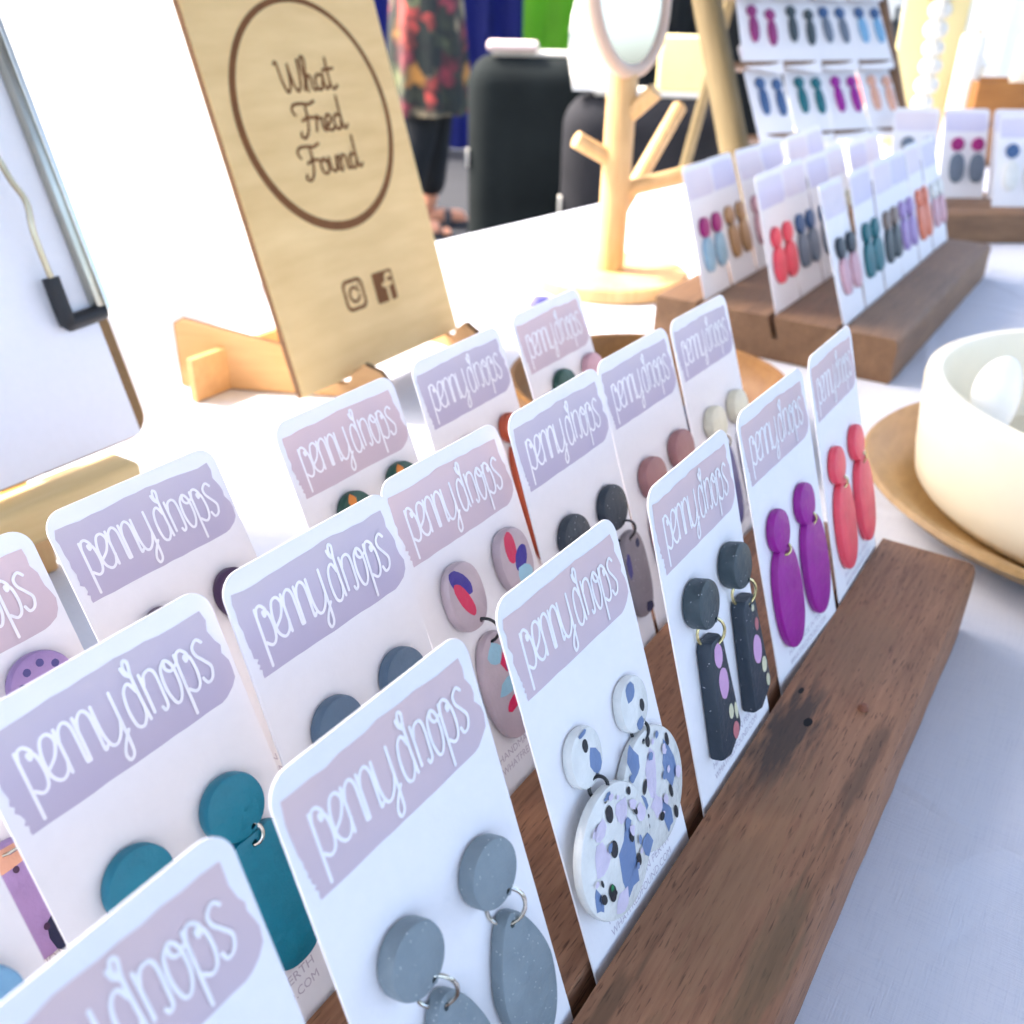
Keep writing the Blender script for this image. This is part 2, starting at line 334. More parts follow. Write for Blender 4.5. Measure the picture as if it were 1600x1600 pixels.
# ------------------------------------------------------------------ table cloth
def table_cloth():
    nx, ny = 180, 84; x0, x1 = -16., 44.; rad = .25
    bm = bmesh.new(); rows = []
    def back(x): return 10.4 - .13 * (x - 13.7)
    rng = random.Random(3); ph = [(rng.uniform(.25, 1.3), rng.uniform(.25, 1.3), rng.uniform(0, 6.28)) for _ in range(9)]
    def wr(x, y): return sum(math.sin(a * x + b * y + c) for a, b, c in ph) * .006 + .012 * max(0, math.sin(.9 * x + 2.1 * y + 1.3)) ** 8
    # cross-section: front drop, top, back drop
    for i in range(nx + 1):
        x = x0 + (x1 - x0) * i / nx; yb = back(x); yf = -6.5; row = []
        for k in range(6): row.append((x, yf - rad - .05 * math.sin(3 * x + k), ZT - 13 + (13 - rad) * k / 6))
        for k in range(5): t = R(90 * k / 4); row.append((x, yf - rad * math.cos(t), ZT - rad + rad * math.sin(t)))
        for k in range(1, ny): y = yf + (yb - yf) * k / ny; row.append((x, y, ZT + wr(x, y)))
        for k in range(5): t = R(90 * k / 4); row.append((x, yb + rad * math.sin(t), ZT - rad + rad * math.cos(t)))
        for k in range(1, 7): row.append((x, yb + rad + .06 * math.sin(2.5 * x + k), ZT - rad - (13 - rad) * k / 6))
        rows.append([bm.verts.new(p) for p in row])
    for A, B in zip(rows, rows[1:]):
        for j in range(len(A) - 1): bm.faces.new((A[j], B[j], B[j + 1], A[j + 1]))
    for rr, sg in ((rows[0], -1), (rows[-1], 1)):
        lo = [bm.verts.new((v.co.x + sg * .2, v.co.y, min(v.co.z, ZT - 12.9))) for v in rr]
        for j in range(len(rr) - 1): bm.faces.new((rr[j], rr[j + 1], lo[j + 1], lo[j]))
    m = bpy.data.materials.new('white_cotton'); m.use_nodes = True; n = m.node_tree; b = n.nodes['Principled BSDF']
    b.inputs['Roughness'].default_value = .9; b.inputs['Specular IOR Level'].default_value = .1
    tc = n.nodes.new('ShaderNodeTexCoord'); hs = []
    for sc, in (((1, 30, 1),), ((30, 1, 1),)):
        mp = n.nodes.new('ShaderNodeMapping'); mp.inputs['Scale'].default_value = tuple(v * 60 for v in sc); mp.inputs['Rotation'].default_value = (0, 0, .5)
        nz = n.nodes.new('ShaderNodeTexNoise'); nz.inputs['Scale'].default_value = 1.; nz.inputs['Detail'].default_value = 3
        n.links.new(tc.outputs['Object'], mp.inputs[0]); n.links.new(mp.outputs[0], nz.inputs['Vector']); hs.append(nz)
    ad = n.nodes.new('ShaderNodeMath'); n.links.new(hs[0].outputs['Fac'], ad.inputs[0]); n.links.new(hs[1].outputs['Fac'], ad.inputs[1])
    bp = n.nodes.new('ShaderNodeBump'); bp.inputs['Strength'].default_value = .24; bp.inputs['Distance'].default_value = .0008
    n.links.new(ad.outputs[0], bp.inputs['Height']); n.links.new(bp.outputs['Normal'], b.inputs['Normal'])
    wn = n.nodes.new('ShaderNodeTexNoise'); wn.inputs['Scale'].default_value = 9; n.links.new(tc.outputs['Object'], wn.inputs['Vector'])
    vm = n.nodes.new('ShaderNodeMix'); vm.data_type = 'RGBA'; vm.inputs[0].default_value = .06; n.links.new(tc.outputs['Object'], vm.inputs[6]); n.links.new(wn.outputs['Color'], vm.inputs[7])
    vc = n.nodes.new('ShaderNodeTexVoronoi'); vc.feature = 'DISTANCE_TO_EDGE'; vc.inputs['Scale'].default_value = 7.5; n.links.new(vm.outputs[2], vc.inputs['Vector'])
    cr = n.nodes.new('ShaderNodeMapRange'); cr.inputs[1].default_value = 0; cr.inputs[2].default_value = .05; cr.inputs[3].default_value = 1; cr.inputs[4].default_value = 0; n.links.new(vc.outputs['Distance'], cr.inputs[0])
    b2 = n.nodes.new('ShaderNodeBump'); b2.inputs['Strength'].default_value = .45; b2.inputs['Distance'].default_value = .002
    n.links.new(cr.outputs[0], b2.inputs['Height']); n.links.new(bp.outputs['Normal'], b2.inputs['Normal']); n.links.new(b2.outputs['Normal'], b.inputs['Normal'])
    rp = n.nodes.new('ShaderNodeValToRGB'); e = rp.color_ramp.elements; e[0].position = .7; e[1].position = 1.3 - .3; e[0].color = lin((200, 205, 218)) + (1,); e[1].color = lin((209, 213, 224)) + (1,)
    n.links.new(ad.outputs[0], rp.inputs['Fac']); n.links.new(rp.outputs['Color'], b.inputs['Base Color'])
    return tag(mesh_obj('tablecloth', me_from(bm), m), 'white cotton cloth spread over the whole market table', 'tablecloth')
table_cloth()

# ------------------------------------------------------------------ slotted hardwood blocks
SLOTS = (0.0, 0.92, 1.963); LEAN = 0.34
def block(M, length, m, label, slots=SLOTS, y0=-.76, y1=2.62, h=.598):
    """extruded profile with three leaning saw-cut slots; local x along the slots, top at z = 0"""
    sh = math.tan(LEAN); d = .3; prof = [(y0, -h), (y0, 0)]
    b = .03; prof = [(y0 + b, -h), (y0, -h + b), (y0, -.085), (y0 + .02, -.03), (y0 + .075, 0)]
    for s in slots:
        prof += [(s - .035, 0), (s - .035 - d * sh, -d), (s + .05 - d * sh, -d), (s + .05, 0)]
    prof += [(y1 - b, 0), (y1 - b * .3, -b * .3), (y1, -b), (y1, -h + b), (y1 - b, -h)]
    bm = bmesh.new(); n = 36; rings = []; rng = random.Random(5)
    for i in range(n + 1):
        x = length * i / n; e = .012 if i in (0, n) else 0.
        rings.append([bm.verts.new((x, y + rng.uniform(-.004, .004) * (y < y0 + .05) + (e if y < y0 + .04 else -e if y > y1 - .04 else 0), z - (e if z > -.01 else 0))) for y, z in prof])
    for A, B in zip(rings, rings[1:]):
        for j in range(len(prof)): k = (j + 1) % len(prof); bm.faces.new((A[j], A[k], B[k], B[j]))
    ns = len(slots)
    for r in (rings[0], rings[-1]):
        # pillars between the saw cuts, then the solid part below them
        bm.faces.new([r[i] for i in (1, 2, 3, 4, 5, 6)])
        for q in range(ns - 1): bm.faces.new([r[i] for i in (7 + 4 * q, 8 + 4 * q, 9 + 4 * q, 10 + 4 * q)])
        e_ = 5 + 4 * ns; bm.faces.new([r[i] for i in (e_ - 2, e_ - 1, e_, e_ + 1, e_ + 2, e_ + 3)])
        bm.faces.new([r[0], r[1]] + [r[6 + 4 * (i // 2) + (i % 2)] for i in range(2 * ns)] + [r[e_ + 3], r[e_ + 4]])
    return tag(mesh_obj('slotted_wood_block', me_from(bm), m, None, M), label, 'display block', 'slotted card blocks')
B1 = T(-1.35, 0, 0)
blk1 = block(B1, 7.17, M_JARRAH, 'long dark hardwood block nearest the camera with three rows of cards')
mesh_obj('nail', lathe([(.03, 0), (.028, .02), (.016, .035), (0, .036)], 14), mat('rusty_nail', (128, 78, 56), .6, .2), blk1, T(4.92, -.49, .0))
mesh_obj('nail_hole', lathe([(.05, .0015), (.03, .0016), (0, .0017)], 12), M_HOLE, blk1, T(4.61, -.25, 0) @ Matrix.Diagonal((.9, .5, 1, 1)))
mesh_obj('knot', lathe([(.03, .0015), (0, .0016)], 10), M_HOLE, blk1, T(4.88, -.12, 0) @ Matrix.Diagonal((1.2, .5, 1, 1)))
blk2 = block(T(11.1, 1.866, 0), 6.6, M_JARRAH2, 'brown hardwood block behind the cream bowl, holding three rows of cards')

# ------------------------------------------------------------------ earring cards
H = 1.804; TH = .011; DEEP = .26
def uz(u, v): return (u - .5, H - v)
def band_outline(seed=1):
    r = random.Random(seed); j = lambda a: r.uniform(-a, a); o = []
    for i in range(15): u = .037 + .9 * i / 14; o.append((u, .081 + j(.005) + .006 * math.sin(9 * u)))
    o += [(.945, .13), (.94, .17), (.955, .22), (.965, .25), (.958, .28), (.975, .32), (.985, .355), (.975, .40), (.95, .43), (.91, .452)]
    for i in range(15): u = .88 - .825 * i / 14; o.append((u, .46 + j(.002)))
    o += [(.053, .445), (.058, .425), (.046, .415), (.056, .402), (.048, .388), (.052, .372), (.038, .362), (.044, .345), (.035, .325), (.038, .31), (.03, .27), (.036, .24), (.026, .2), (.03, .15), (.027, .12)]
    o = [(u + j(.006), v + j(.004)) if (u < .03 or u > .93 or .1 < v < .4) else (u, v) for u, v in o]
    return [uz(*p) for p in o][::-1]
def glyphs(spec, x_top, base, sx):
    out = []
    for x0, strokes in spec:
        for st in strokes: out.append([uz(x0 + p[0] * sx, base - p[1] * (base - x_top)) for p in st])
    return out
gp = [[(0, 1), (0, -.5)], [(0, .8), (.12, 1.0), (.35, 1.02), (.55, .85), (.42, .72), (.38, .85), (.62, .75), (.7, .35), (.6, .06), (.35, -.03), (.08, .1)]]
ge = [[(.08, .3), (.5, .5), (.72, .8), (.55, 1.0), (.25, .95), (.08, .6), (.12, .18), (.4, -.02), (.7, .06), (.86, .3)]]
gn = [[(0, 1), (.02, .5), (.02, 0)], [(.02, .7), (.15, .93), (.4, 1.03), (.6, .88), (.64, .5), (.66, .02), (.8, .06)]]
gy = [[(0, 1), (.02, .4), (.15, .05), (.38, -.03), (.66, .12), (.86, .4)], [(.84, 1.05), (.86, .4), (.88, -.1), (.84, -.42), (.62, -.52), (.52, -.36), (.68, -.14), (1.0, .1)]]
gd = [[(.6, .75), (.4, 1.0), (.12, .88), (.02, .5), (.1, .08), (.35, -.03), (.58, .12), (.66, .3)], [(.72, .02), (.66, .5), (.64, 1.1), (.72, 1.42), (.56, 1.5), (.48, 1.3), (.62, 1.1)], [(.36, 1.38), (.44, 1.22), (.6, 1.12)]]
gr = [[(0, 1.04), (.03, .5), (.04, .1)], [(.04, .75), (.2, .98), (.5, 1.02), (.66, .85), (.68, .4), (.66, .08), (.5, .0), (.42, .1)]]
go = [[(.35, 1.02), (.1, .85), (.04, .4), (.2, .02), (.45, .0), (.66, .3), (.64, .8), (.4, 1.02), (.3, .85), (.5, .72), (.8, .8)]]
gs = [[(.6, .92), (.4, 1.04), (.12, .92), (.14, .72), (.4, .5), (.62, .28), (.5, .04), (.22, -.02), (.08, .14)]]
PENNY = [(.112, gp), (.178, ge), (.255, gn), (.328, gn), (.40, gy), (.520, gd), (.607, gr), (.684, go), (.765, gp), (.836, gs)]
LET = ribbons(glyphs(PENNY, .183, .350, .094), .0138, 0)
BANDS = [flat(band_outline(k), 0) for k in range(1, 10)]
CARD = slab(rrect(-.5, .5, -DEEP, H, .1), TH, .002, key='card', bres=1)
FINE1 = text_mesh('HANDMADE IN PERTH', .058, .62); FINE2 = text_mesh('WHATFREDFOUND.COM', .058, .62)
Y0 = -TH - .0012
def card_frame(B, x, y, yaw, roll, dlean, dz, dy): return B @ T(x + .5, y + dy, 0) @ rz(yaw) @ rx(-(LEAN + dlean)) @ ry(roll) @ T(0, TH, dz)
ncard = 0
def card(M, bandm, label, group, fine=True, detail=True):
    global ncard; ncard += 1
    c = tag(mesh_obj('earring_card', CARD, M_PAPER, None, M), label, 'earring card', group)
    b = mesh_obj('brand_band', BANDS[(ncard * 4) % 9], bandm, c, T(0, Y0, 0))
    if detail: mesh_obj('lettering', LET, M_INK, b, T(0, -.001, 0))
    if fine:
        mesh_obj('fine_print', FINE1, M_GREY_INK, c, T(0, Y0, H - 1.685)); mesh_obj('fine_print', FINE2, M_GREY_INK, c, T(0, Y0, H - 1.755))
    return c

# ------------------------------------------------------------------ earrings
def ring_mesh(r, w):
    k = ('ring', r, w)
    if k not in _slabs: _slabs[k] = tube([(0, r * math.cos(2 * math.pi * i / 28), r * math.sin(2 * math.pi * i / 28)) for i in range(28)], w, 8, k=1, closed=True)
    return _slabs[k]
def chip_poly(cx, cz, a, b, rot, seed, n):
    r = random.Random(seed); c, s = math.cos(rot), math.sin(rot); o = []
    for i in range(n):
        t = 2 * math.pi * i / n; k = r.uniform(.96, 1.04) if n > 10 else r.uniform(.72, 1.2); x, z = a * k * math.cos(t), b * k * math.sin(t); o.append((cx + c * x - s * z, cz + s * x + c * z))
    return o
def earring(M, stud, drop, label, group, sm, dm=None, rm=None, chips_s=(), chips_d=(), lift=0., twist=0.):
    """M: card frame. stud = (u, v, ru, rv, thick, power); drop = (kind, u, v, half width, half height, thick)"""
    u, v, ru, rv, th, pw = stud; x, z = uz(u, v)
    F = M @ T(x, Y0, z); e = empty('earring', F, label, 'earring', group)
    hole = rm is not None and drop is not None
    hx = 0.0 if not hole else .25 * ru; hz = -rv * .8
    so = ell(0, 0, ru, rv, 40, .006, int(u * 1000 + v * 100), pw)
    st = mesh_obj('stud', slab(so, th, min(.02, th * .3), [ell(hx, hz, .015, .015, 12)] if hole else ()), sm, e)
    def chips(part, base_y, lst, ox, oz):
        for i, (kind, cx, cz, a, b, rot, m) in enumerate(lst):
            n = 16 if kind == 'dot' else 9
            mesh_obj('inlay_chip', flat(chip_poly(cx + ox, cz + oz, a, b, rot, i + int(cx * 999), n), base_y - .0006 - .0004 * i), m, part)
    chips(st, -th, chips_s, 0, 0)
    if drop:
        kind, du, dv, a, b, dth = drop; dx, dz_ = du - u, -(dv - v)
        top = dz_ + b
        if kind == 'egg':
            o = []
            for i in range(48):
                t = 2 * math.pi * i / 48; zz = math.sin(t); ww = a * (1 - .30 * max(0, zz) ** 1.2 - .02 * zz); o.append((dx + ww * math.cos(t), dz_ + b * zz))
        elif kind == 'bar':
            wt, wb = a * .62, a; o = [(dx - wt + .03, top), (dx + wt - .03, top), (dx + wt, top - .04), (dx + wb, dz_ - b + .1), (dx + wb - .03, dz_ - b + .06), (dx - wb * .3, dz_ - b), (dx - wb, dz_ - b + .03), (dx - wt, top - .04)][::-1]
        elif kind == 'arch': o = rrect(dx - a, dx + a, dz_ - b, dz_ + b, .03, 8, (.09, .09, a * .92, a * .92))
        else: o = ell(dx, dz_, a, b, 48, .004, int(du * 77), {'oval': 2.25, 'circle': 2.0, 'slab': 2.6}[kind])
        if hole:
            hzd = top - .042; hxd = dx * .8
            d = mesh_obj('drop', slab(o, dth, min(.02, dth * .3), [ell(hxd, hzd, .015, .015, 12)]), dm, e, T(0, -lift, 0))
            zc = (hz + hzd) / 2; rr = max(.045, (hz - hzd) / 2 + .004); xc = (hx + hxd) / 2
            mesh_obj('jump_ring', ring_mesh(round(rr, 3), .0085), rm, e, T(xc, -(max(th, dth + lift)) * .62, zc) @ ry(-math.atan2(hxd - hx, hz - hzd)) @ rz(R(38 + twist)))
        else: d = mesh_obj('drop', slab(o, dth, min(.02, dth * .3)), dm, e, T(0, -lift, 0))
        chips(d, -dth, chips_d, dx, dz_)
    return e

K_ = {'teal': (10, 122, 146), 'slate': (84, 108, 130), 'stone_blue': (126, 140, 147), 'navy': (42, 54, 66), 'charcoal': (58, 72, 78), 'purple': (150, 20, 142), 'coral': (236, 78, 96), 'mauve': (160, 112, 112), 'cream': (222, 218, 196), 'rust': (178, 74, 40),
      'bottle_green': (28, 74, 62), 'plum': (64, 36, 74), 'pale_blue': (118, 170, 206), 'violet': (160, 134, 186), 'midnight': (26, 36, 72), 'indigo': (72, 68, 132), 'magenta': (158, 18, 112), 'sky': (150, 186, 206), 'tan': (172, 132, 88), 'denim': (60, 92, 136), 'blush': (206, 160, 170),
      'taupe': (128, 112, 104), 'orange_pink': (222, 120, 88), 'steel': (104, 116, 132), 'sand': (222, 168, 142), 'berry': (142, 50, 112), 'sea': (16, 102, 112), 'resin': (186, 170, 178), 'grey_resin': (134, 126, 132), 'ivory': (224, 224, 218), 'terrazzo_white': (226, 228, 224), 'red_chip': (206, 28, 84), 'blue_chip': (42, 26, 140), 'ice_chip': (150, 196, 214),
      'blue_shard': (108, 132, 172), 'lilac_shard': (210, 201, 220), 'black_dot': (26, 32, 40), 'pink_dot': (206, 160, 202), 'cream_dot': (206, 204, 172), 'rose_dot': (186, 110, 118), 'orange_fleck': (214, 130, 40), 'green_glint': (10, 120, 70)}
def K(n): return clay('clay_' + n, K_[n], .10 if n in ('stone_blue',) else .05 if n in ('charcoal', 'grey_resin', 'navy') else 0., .16 if n == 'terrazzo_white' else .3 if n in ('ivory', 'resin', 'ice_chip', 'red_chip', 'blue_chip') else .45)
GP = 'earrings pinned to the cards of the near block'
GC = 'earring cards standing in the near block'
P_, L_ = M_PINK, M_LAV
# name: (slot, x, yaw, roll, dlean, dz, dy, band, label)
CARDS = {
 'Z0': (0, -1.255, 0, 0, -.01, 0, 0, P_, 'pink banded card at the bottom left corner, nearest of the front row'),
 'G': (0, -.116, -.010, .009, -.015, -.007, .017, P_, 'front row card with the glittery grey blue egg drop earrings'),
 'T': (0, 1.092, .003, .029, .004, -.048, .012, P_, 'front row card with the white and blue terrazzo earrings'),
 'B': (0, 2.270, .002, .004, -.054, -.012, -.005, P_, 'front row card with the dotted dark bar earrings'),
 'P': (0, 3.546, -.057, -.031, -.044, -.031, -.007, P_, 'front row card with the bright purple earrings'),
 'K0': (0, 4.671, .009, .010, -.043, -.032, -.017, P_, 'front row card with the coral red earrings, farthest from the camera'),
 'E0': (1, -1.53, 0, 0, .02, .03, 0, L_, 'card with a pale blue disc, cut off by the left edge of the picture'),
 'E': (1, -.446, 0, -.002, .025, .037, -.005, L_, 'middle row card with the teal earrings'),
 'S': (1, .543, -.008, .008, -.016, .043, -.010, L_, 'middle row card with the plain slate blue discs'),
 'R': (1, 1.616, -.007, .009, .039, .024, .001, P_, 'middle row card with the grey resin earrings inlaid in red and blue'),
 'N': (1, 2.605, -.020, -.014, -.029, .041, .002, L_, 'middle row card with the dark navy studs and grey drops'),
 'M': (1, 3.695, -.017, -.003, 0, .027, .006, L_, 'middle row card with the dusty mauve studs'),
 'K': (1, 4.761, -.012, .004, -.003, .023, .006, L_, 'middle row card with the cream studs at the far end'),
 'L1': (2, -.50, 0, 0, .06, 0, 0, P_, 'back row card with the speckled violet earring at the left edge'),
 'L2': (2, .592, .009, .007, .088, -.007, .008, L_, 'back row card whose lavender band stands below the clipboard'),
 'L3': (2, 1.941, -.028, -.013, .025, -.032, -.006, P_, 'back row card with the green studs flecked orange'),
 'L4': (2, 3.112, -.011, -.014, -.004, -.019, -.002, L_, 'back row card with the long rust red drops'),
 'L5': (2, 4.361, .003, -.006, .026, -.008, 0, P_, 'back row card at the far end, with one green and one rose stud'),
}
I = Matrix.Identity(4); FR = {}
for k, (sl_, x, yw, rl, dl, dz, dy, bm_, lab) in CARDS.items():
    FR[k] = card_frame(I, x, SLOTS[sl_], yw, rl, dl, dz, dy); card(FR[k], bm_, lab, GC)

def pair(k, us, v, r, what, sm, drop=None, dm=None, rm=None, th=.075, pw=2., dus=None, cs=((), ()), cd_=((), ()), lifts=(0, 0), tw=(0, 10)):
    v = v if isinstance(v, tuple) else (v, v); sm = sm if isinstance(sm, tuple) else (sm, sm)
    for i, side in enumerate(('left', 'right')):
        if us[i] is None: continue
        d = None
        if drop: d = (drop[0], (dus or us)[i], drop[1] if not isinstance(drop[1], tuple) else drop[1][i]) + tuple(drop[2:])
        wh = what if isinstance(what, str) else what[i]
        earring(FR[k], (us[i], v[i], r[0], r[1], th, pw), d, wh.replace('*', side), GP, sm[i], dm, rm, cs[i], cd_[i], lifts[i], tw[i])
pair('G', (.275, .73), .875, (.135, .135), 'glittery grey blue egg drop earring, * one of the front pair', K('stone_blue'), ('egg', 1.40, .165, .315, .07), K('stone_blue'), M_SILVER, .085, dus=(.345, .755))
bs, ls, bd = K('blue_shard'), K('lilac_shard'), K('black_dot'); gg = K('green_glint')
terr = [('shard', .06, -.10, .075, .17, -.2, bs), ('shard', -.22, -.10, .035, .06, .1, bs), ('shard', -.13, .05, .07, .08, .3, ls), ('shard', .10, .14, .06, .06, 0, ls), ('shard', -.09, .17, .06, .04, .2, ls), ('shard', -.06, -.22, .06, .05, .5, ls), ('shard', .02, .265, .03, .016, 0, bs), ('shard', .22, -.13, .05, .05, .4, bs), ('shard', .24, .03, .04, .05, 0, ls),
        ('dot', .0, .19, .03, .042, 0, bd), ('dot', -.03, .03, .03, .042, 0, bd), ('dot', .12, -.01, .019, .028, 0, bd), ('dot', .13, -.14, .02, .032, 0, bd), ('dot', -.12, -.13, .028, .042, 0, bd), ('dot', .18, .19, .015, .02, 0, bd), ('dot', -.115, -.11, .012, .018, 0, gg)]
terr2 = [('shard', -.12, .22, .045, .09, .1, bs), ('shard', .0, .08, .06, .12, -.2, ls), ('shard', .17, .03, .055, .12, .1, bs), ('shard', .05, -.18, .04, .09, 0, bs), ('shard', -.02, -.08, .05, .06, 0, ls), ('shard', -.13, -.0, .03, .06, .3, bs), ('dot', .03, .24, .02, .03, 0, bd), ('dot', .2, .15, .018, .035, 0, bd), ('dot', -.2, .05, .03, .045, 0, bd), ('dot', .13, -.1, .016, .035, 0, bd), ('dot', .13, -.22, .02, .035, 0, bd)]
rt_ = random.Random(8)
def more(lst, r0, n):
    for i in range(n):
        t = rt_.uniform(0, 6.28); q = r0 * math.sqrt(rt_.uniform(0, .8)); m_ = (ls, bs, bd, ls)[i % 4]; z_ = rt_.uniform(.012, .03); lst.append(('dot' if m_ is bd else 'shard', q * math.cos(t), q * math.sin(t), z_ * (.7 if m_ is bd else 1), z_ * rt_.uniform(.8, 1.6), t, m_))
more(terr, .29, 16); more(terr2, .29, 16)
pair('T', (.275, .73), .86, (.125, .135), 'white terrazzo disc earring with blue shards and black dots, * one', K('terrazzo_white'), ('circle', 1.315, .30, .30, .05), K('terrazzo_white'), M_BLACKWIRE, .055, 2.2, dus=(.255, .725), lifts=(.052, .002),
     cs=((('shard', .045, -.05, .055, .075, .3, bs), ('dot', -.0, .06, .022, .032, 0, bd), ('shard', 0, .118, .03, .014, 0, bs)), (('shard', -.02, .075, .045, .05, .4, bs), ('dot', .05, -.03, .022, .032, 0, bd), ('shard', .0, -.1, .03, .035, 0, bs))), cd_=(terr, terr2), tw=(25, 25))
pk, cr, ro = K('pink_dot'), K('cream_dot'), K('rose_dot')
bar1 = [('dot', -.01, .25, .05, .07, 0, pk), ('dot', .0, .08, .058, .09, 0, pk), ('dot', .03, -.11, .03, .045, 0, cr), ('dot', .09, -.14, .02, .05, 0, cr), ('dot', .05, -.24, .04, .05, 0, ro)]
bar2 = [('dot', .02, .27, .02, .02, 0, cr), ('dot', .04, .16, .025, .04, 0, ro), ('dot', .0, .02, .058, .09, 0, pk), ('dot', .06, -.11, .035, .05, 0, cr), ('dot', .08, -.22, .025, .04, 0, cr)]
pair('B', (.26, .725), .715, (.13, .13), 'charcoal stud earring with a dotted dark bar, * one', K('charcoal'), ('bar', 1.275, .14, .345, .09), K('navy'), M_GOLD, .105, dus=(.29, .765), cd_=(bar1, bar2), tw=(15, 20))
pair('P', (.24, .67), .83, (.125, .14), 'bright purple oval drop earring, * one', K('purple'), ('oval', 1.275, .18, .355, .055), K('purple'), M_GOLD, .06, dus=(.245, .71))
pair('K0', (.22, .71), .825, (.13, .135), 'coral red oval drop earring, * one', K('coral'), ('oval', 1.285, .185, .335, .055), K('coral'), M_GOLD, .06, dus=(.26, .765))
pair('E0', (.31, .77), .83, (.135, .135), 'pale blue round earring at the left edge, * one', K('pale_blue'))
pair('E', (.285, .725), .835, (.138, .138), 'teal round earring with an arched drop, * one', K('teal'), ('arch', 1.285, .155, .315, .06), K('teal'), M_SILVER, .07, dus=(.28, .745))
pair('S', (.295, .735), .835, (.138, .138), 'plain slate blue disc earring, * one', K('slate'), ('circle', 1.30, .2, .28, .06), K('slate'), M_SILVER, .07)
rc, bc, ic = K('red_chip'), K('blue_chip'), K('ice_chip')
pair('R', (.29, .75), .735, (.14, .185), 'grey resin oval earring inlaid in red, blue and ice blue, * one', K('resin'), ('oval', 1.30, .17, .31, .06), K('resin'), M_BLACKWIRE, .07, 2.3, dus=(.38, .83),
     cs=((('dot', -.03, .09, .05, .10, .7, bc), ('dot', -.035, -.0, .04, .11, .4, rc)), (('dot', -.035, .085, .048, .09, -.1, rc), ('dot', .03, .0, .05, .08, -.7, bc), ('shard', .03, -.095, .09, .06, 0, ic))),
     cd_=((('shard', -.03, .2, .07, .06, .2, ic), ('shard', .05, .13, .05, .08, -.6, rc), ('shard', .07, .09, .035, .06, -.8, bc), ('shard', -.01, .0, .09, .045, .1, ic), ('shard', .0, -.1, .085, .035, .2, rc), ('dot', .06, -.16, .035, .085, -.4, bc)), ()), tw=(-10, -10))
pair('N', (.305, .765), .855, (.145, .145), 'dark navy stud earring with a grey terrazzo drop, * one', K('navy'), ('slab', 1.37, .14, .30, .055), K('grey_resin'), M_BLACKWIRE, .07, dus=(.40, .88), cd_=((), (('dot', .05, .2, .025, .03, 0, K('midnight')), ('shard', -.1, .1, .03, .1, 0, K('indigo')), ('shard', .04, -.25, .05, .04, 0, K('midnight')))))
pair('M', (.305, .77), (.885, .85), (.15, .14), 'dusty mauve stud earring, * one', K('mauve'), ('oval', 1.32, .16, .28, .055), K('mauve'), M_SILVER, .075, 2.2)
pair('K', (.32, .755), .865, (.14, .135), 'cream marbled stud earring with an indigo drop, * one', K('cream'), ('slab', 1.38, .14, .34, .055), K('indigo'), M_SILVER, .08, dus=(.38, .83))
L1D = [('dot', .0, .21, .15, .05, 0, K('sand')), ('shard', .09, -.2, .08, .1, -.4, K('midnight'))] + [('dot', .15 * math.cos(t * .7), .15 * math.sin(t * .7) + .0, .014, .016, 0, K('plum')) for t in range(9)]
dots = [('dot', .1 * math.cos(t * .7), .1 * math.sin(t * .7), .018, .018, 0, K('indigo')) for t in range(9)]
pair('L1', (.29, .75), .66, (.15, .15), 'violet speckled disc earring at the left edge, * one', K('violet'), ('slab', 1.44, .2, .275, .06), K('violet'), M_SILVER, .07, cs=(dots, dots), cd_=(L1D, L1D))
pair('L2', (.31, .76), .76, (.12, .14), 'dark plum stud earring, * one', K('plum'))
fl = (('shard', -.03, .08, .035, .045, .3, K('orange_fleck')), ('shard', .05, -.02, .03, .04, .1, K('orange_fleck')))
pair('L3', (.335, .775), (.66, .64), (.13, .13), 'bottle green stud earring flecked orange, * one', K('bottle_green'), ('circle', 1.15, .18, .25, .055), K('bottle_green'), M_SILVER, .075, cs=(fl, fl))
pair('L4', (.31, .775), .70, (.10, .11), 'long rust red drop earring, * one', K('rust'), ('slab', 1.28, .10, .46, .055), K('rust'), M_SILVER, .07)
pair('L5', (.40, .855), .65, (.135, .125), ('bottle green stud earring on the far back row card', 'rose and cream stud earring on the far back row card'), (K('bottle_green'), K('blush')), ('circle', 1.15, .17, .24, .055), K('bottle_green'), M_SILVER, .07)

# ------------------------------------------------------------------ cards on the second block, the ladder rack and the third block
M_OVEREXP1 = band_mat('overexposed_pink_wash', (234, 222, 226), (222, 214, 226), (230, 220, 226)); M_OVEREXP2 = band_mat('overexposed_lavender_wash', (224, 218, 232), (212, 208, 230), (219, 213, 231))  # same band print, lightened to put the far cards' overexposure into the colour
def far_card(M, bandm, label, group, sc, dc, elabel, egroup, su=(.33, .78), v=.86, dv=1.235, kind='oval', a=.165, b=.245, sr=.14, detail=False):
    card(M, M_OVEREXP1 if bandm == P_ else M_OVEREXP2, label, group, fine=False, detail=detail)
    for i, side in enumerate(('left', 'right')):
        s = sc[i] if isinstance(sc, tuple) else sc; d = dc[i] if isinstance(dc, tuple) else dc
        earring(M, (su[i], v, sr, sr, .07, 2.), (kind, su[i] + .02, dv, a, b, .06) if d else None, elabel % side, egroup, K(s), K(d) if d else None, None)
G2C, G2E = 'earring cards standing in the far block', 'earrings on the far block cards'
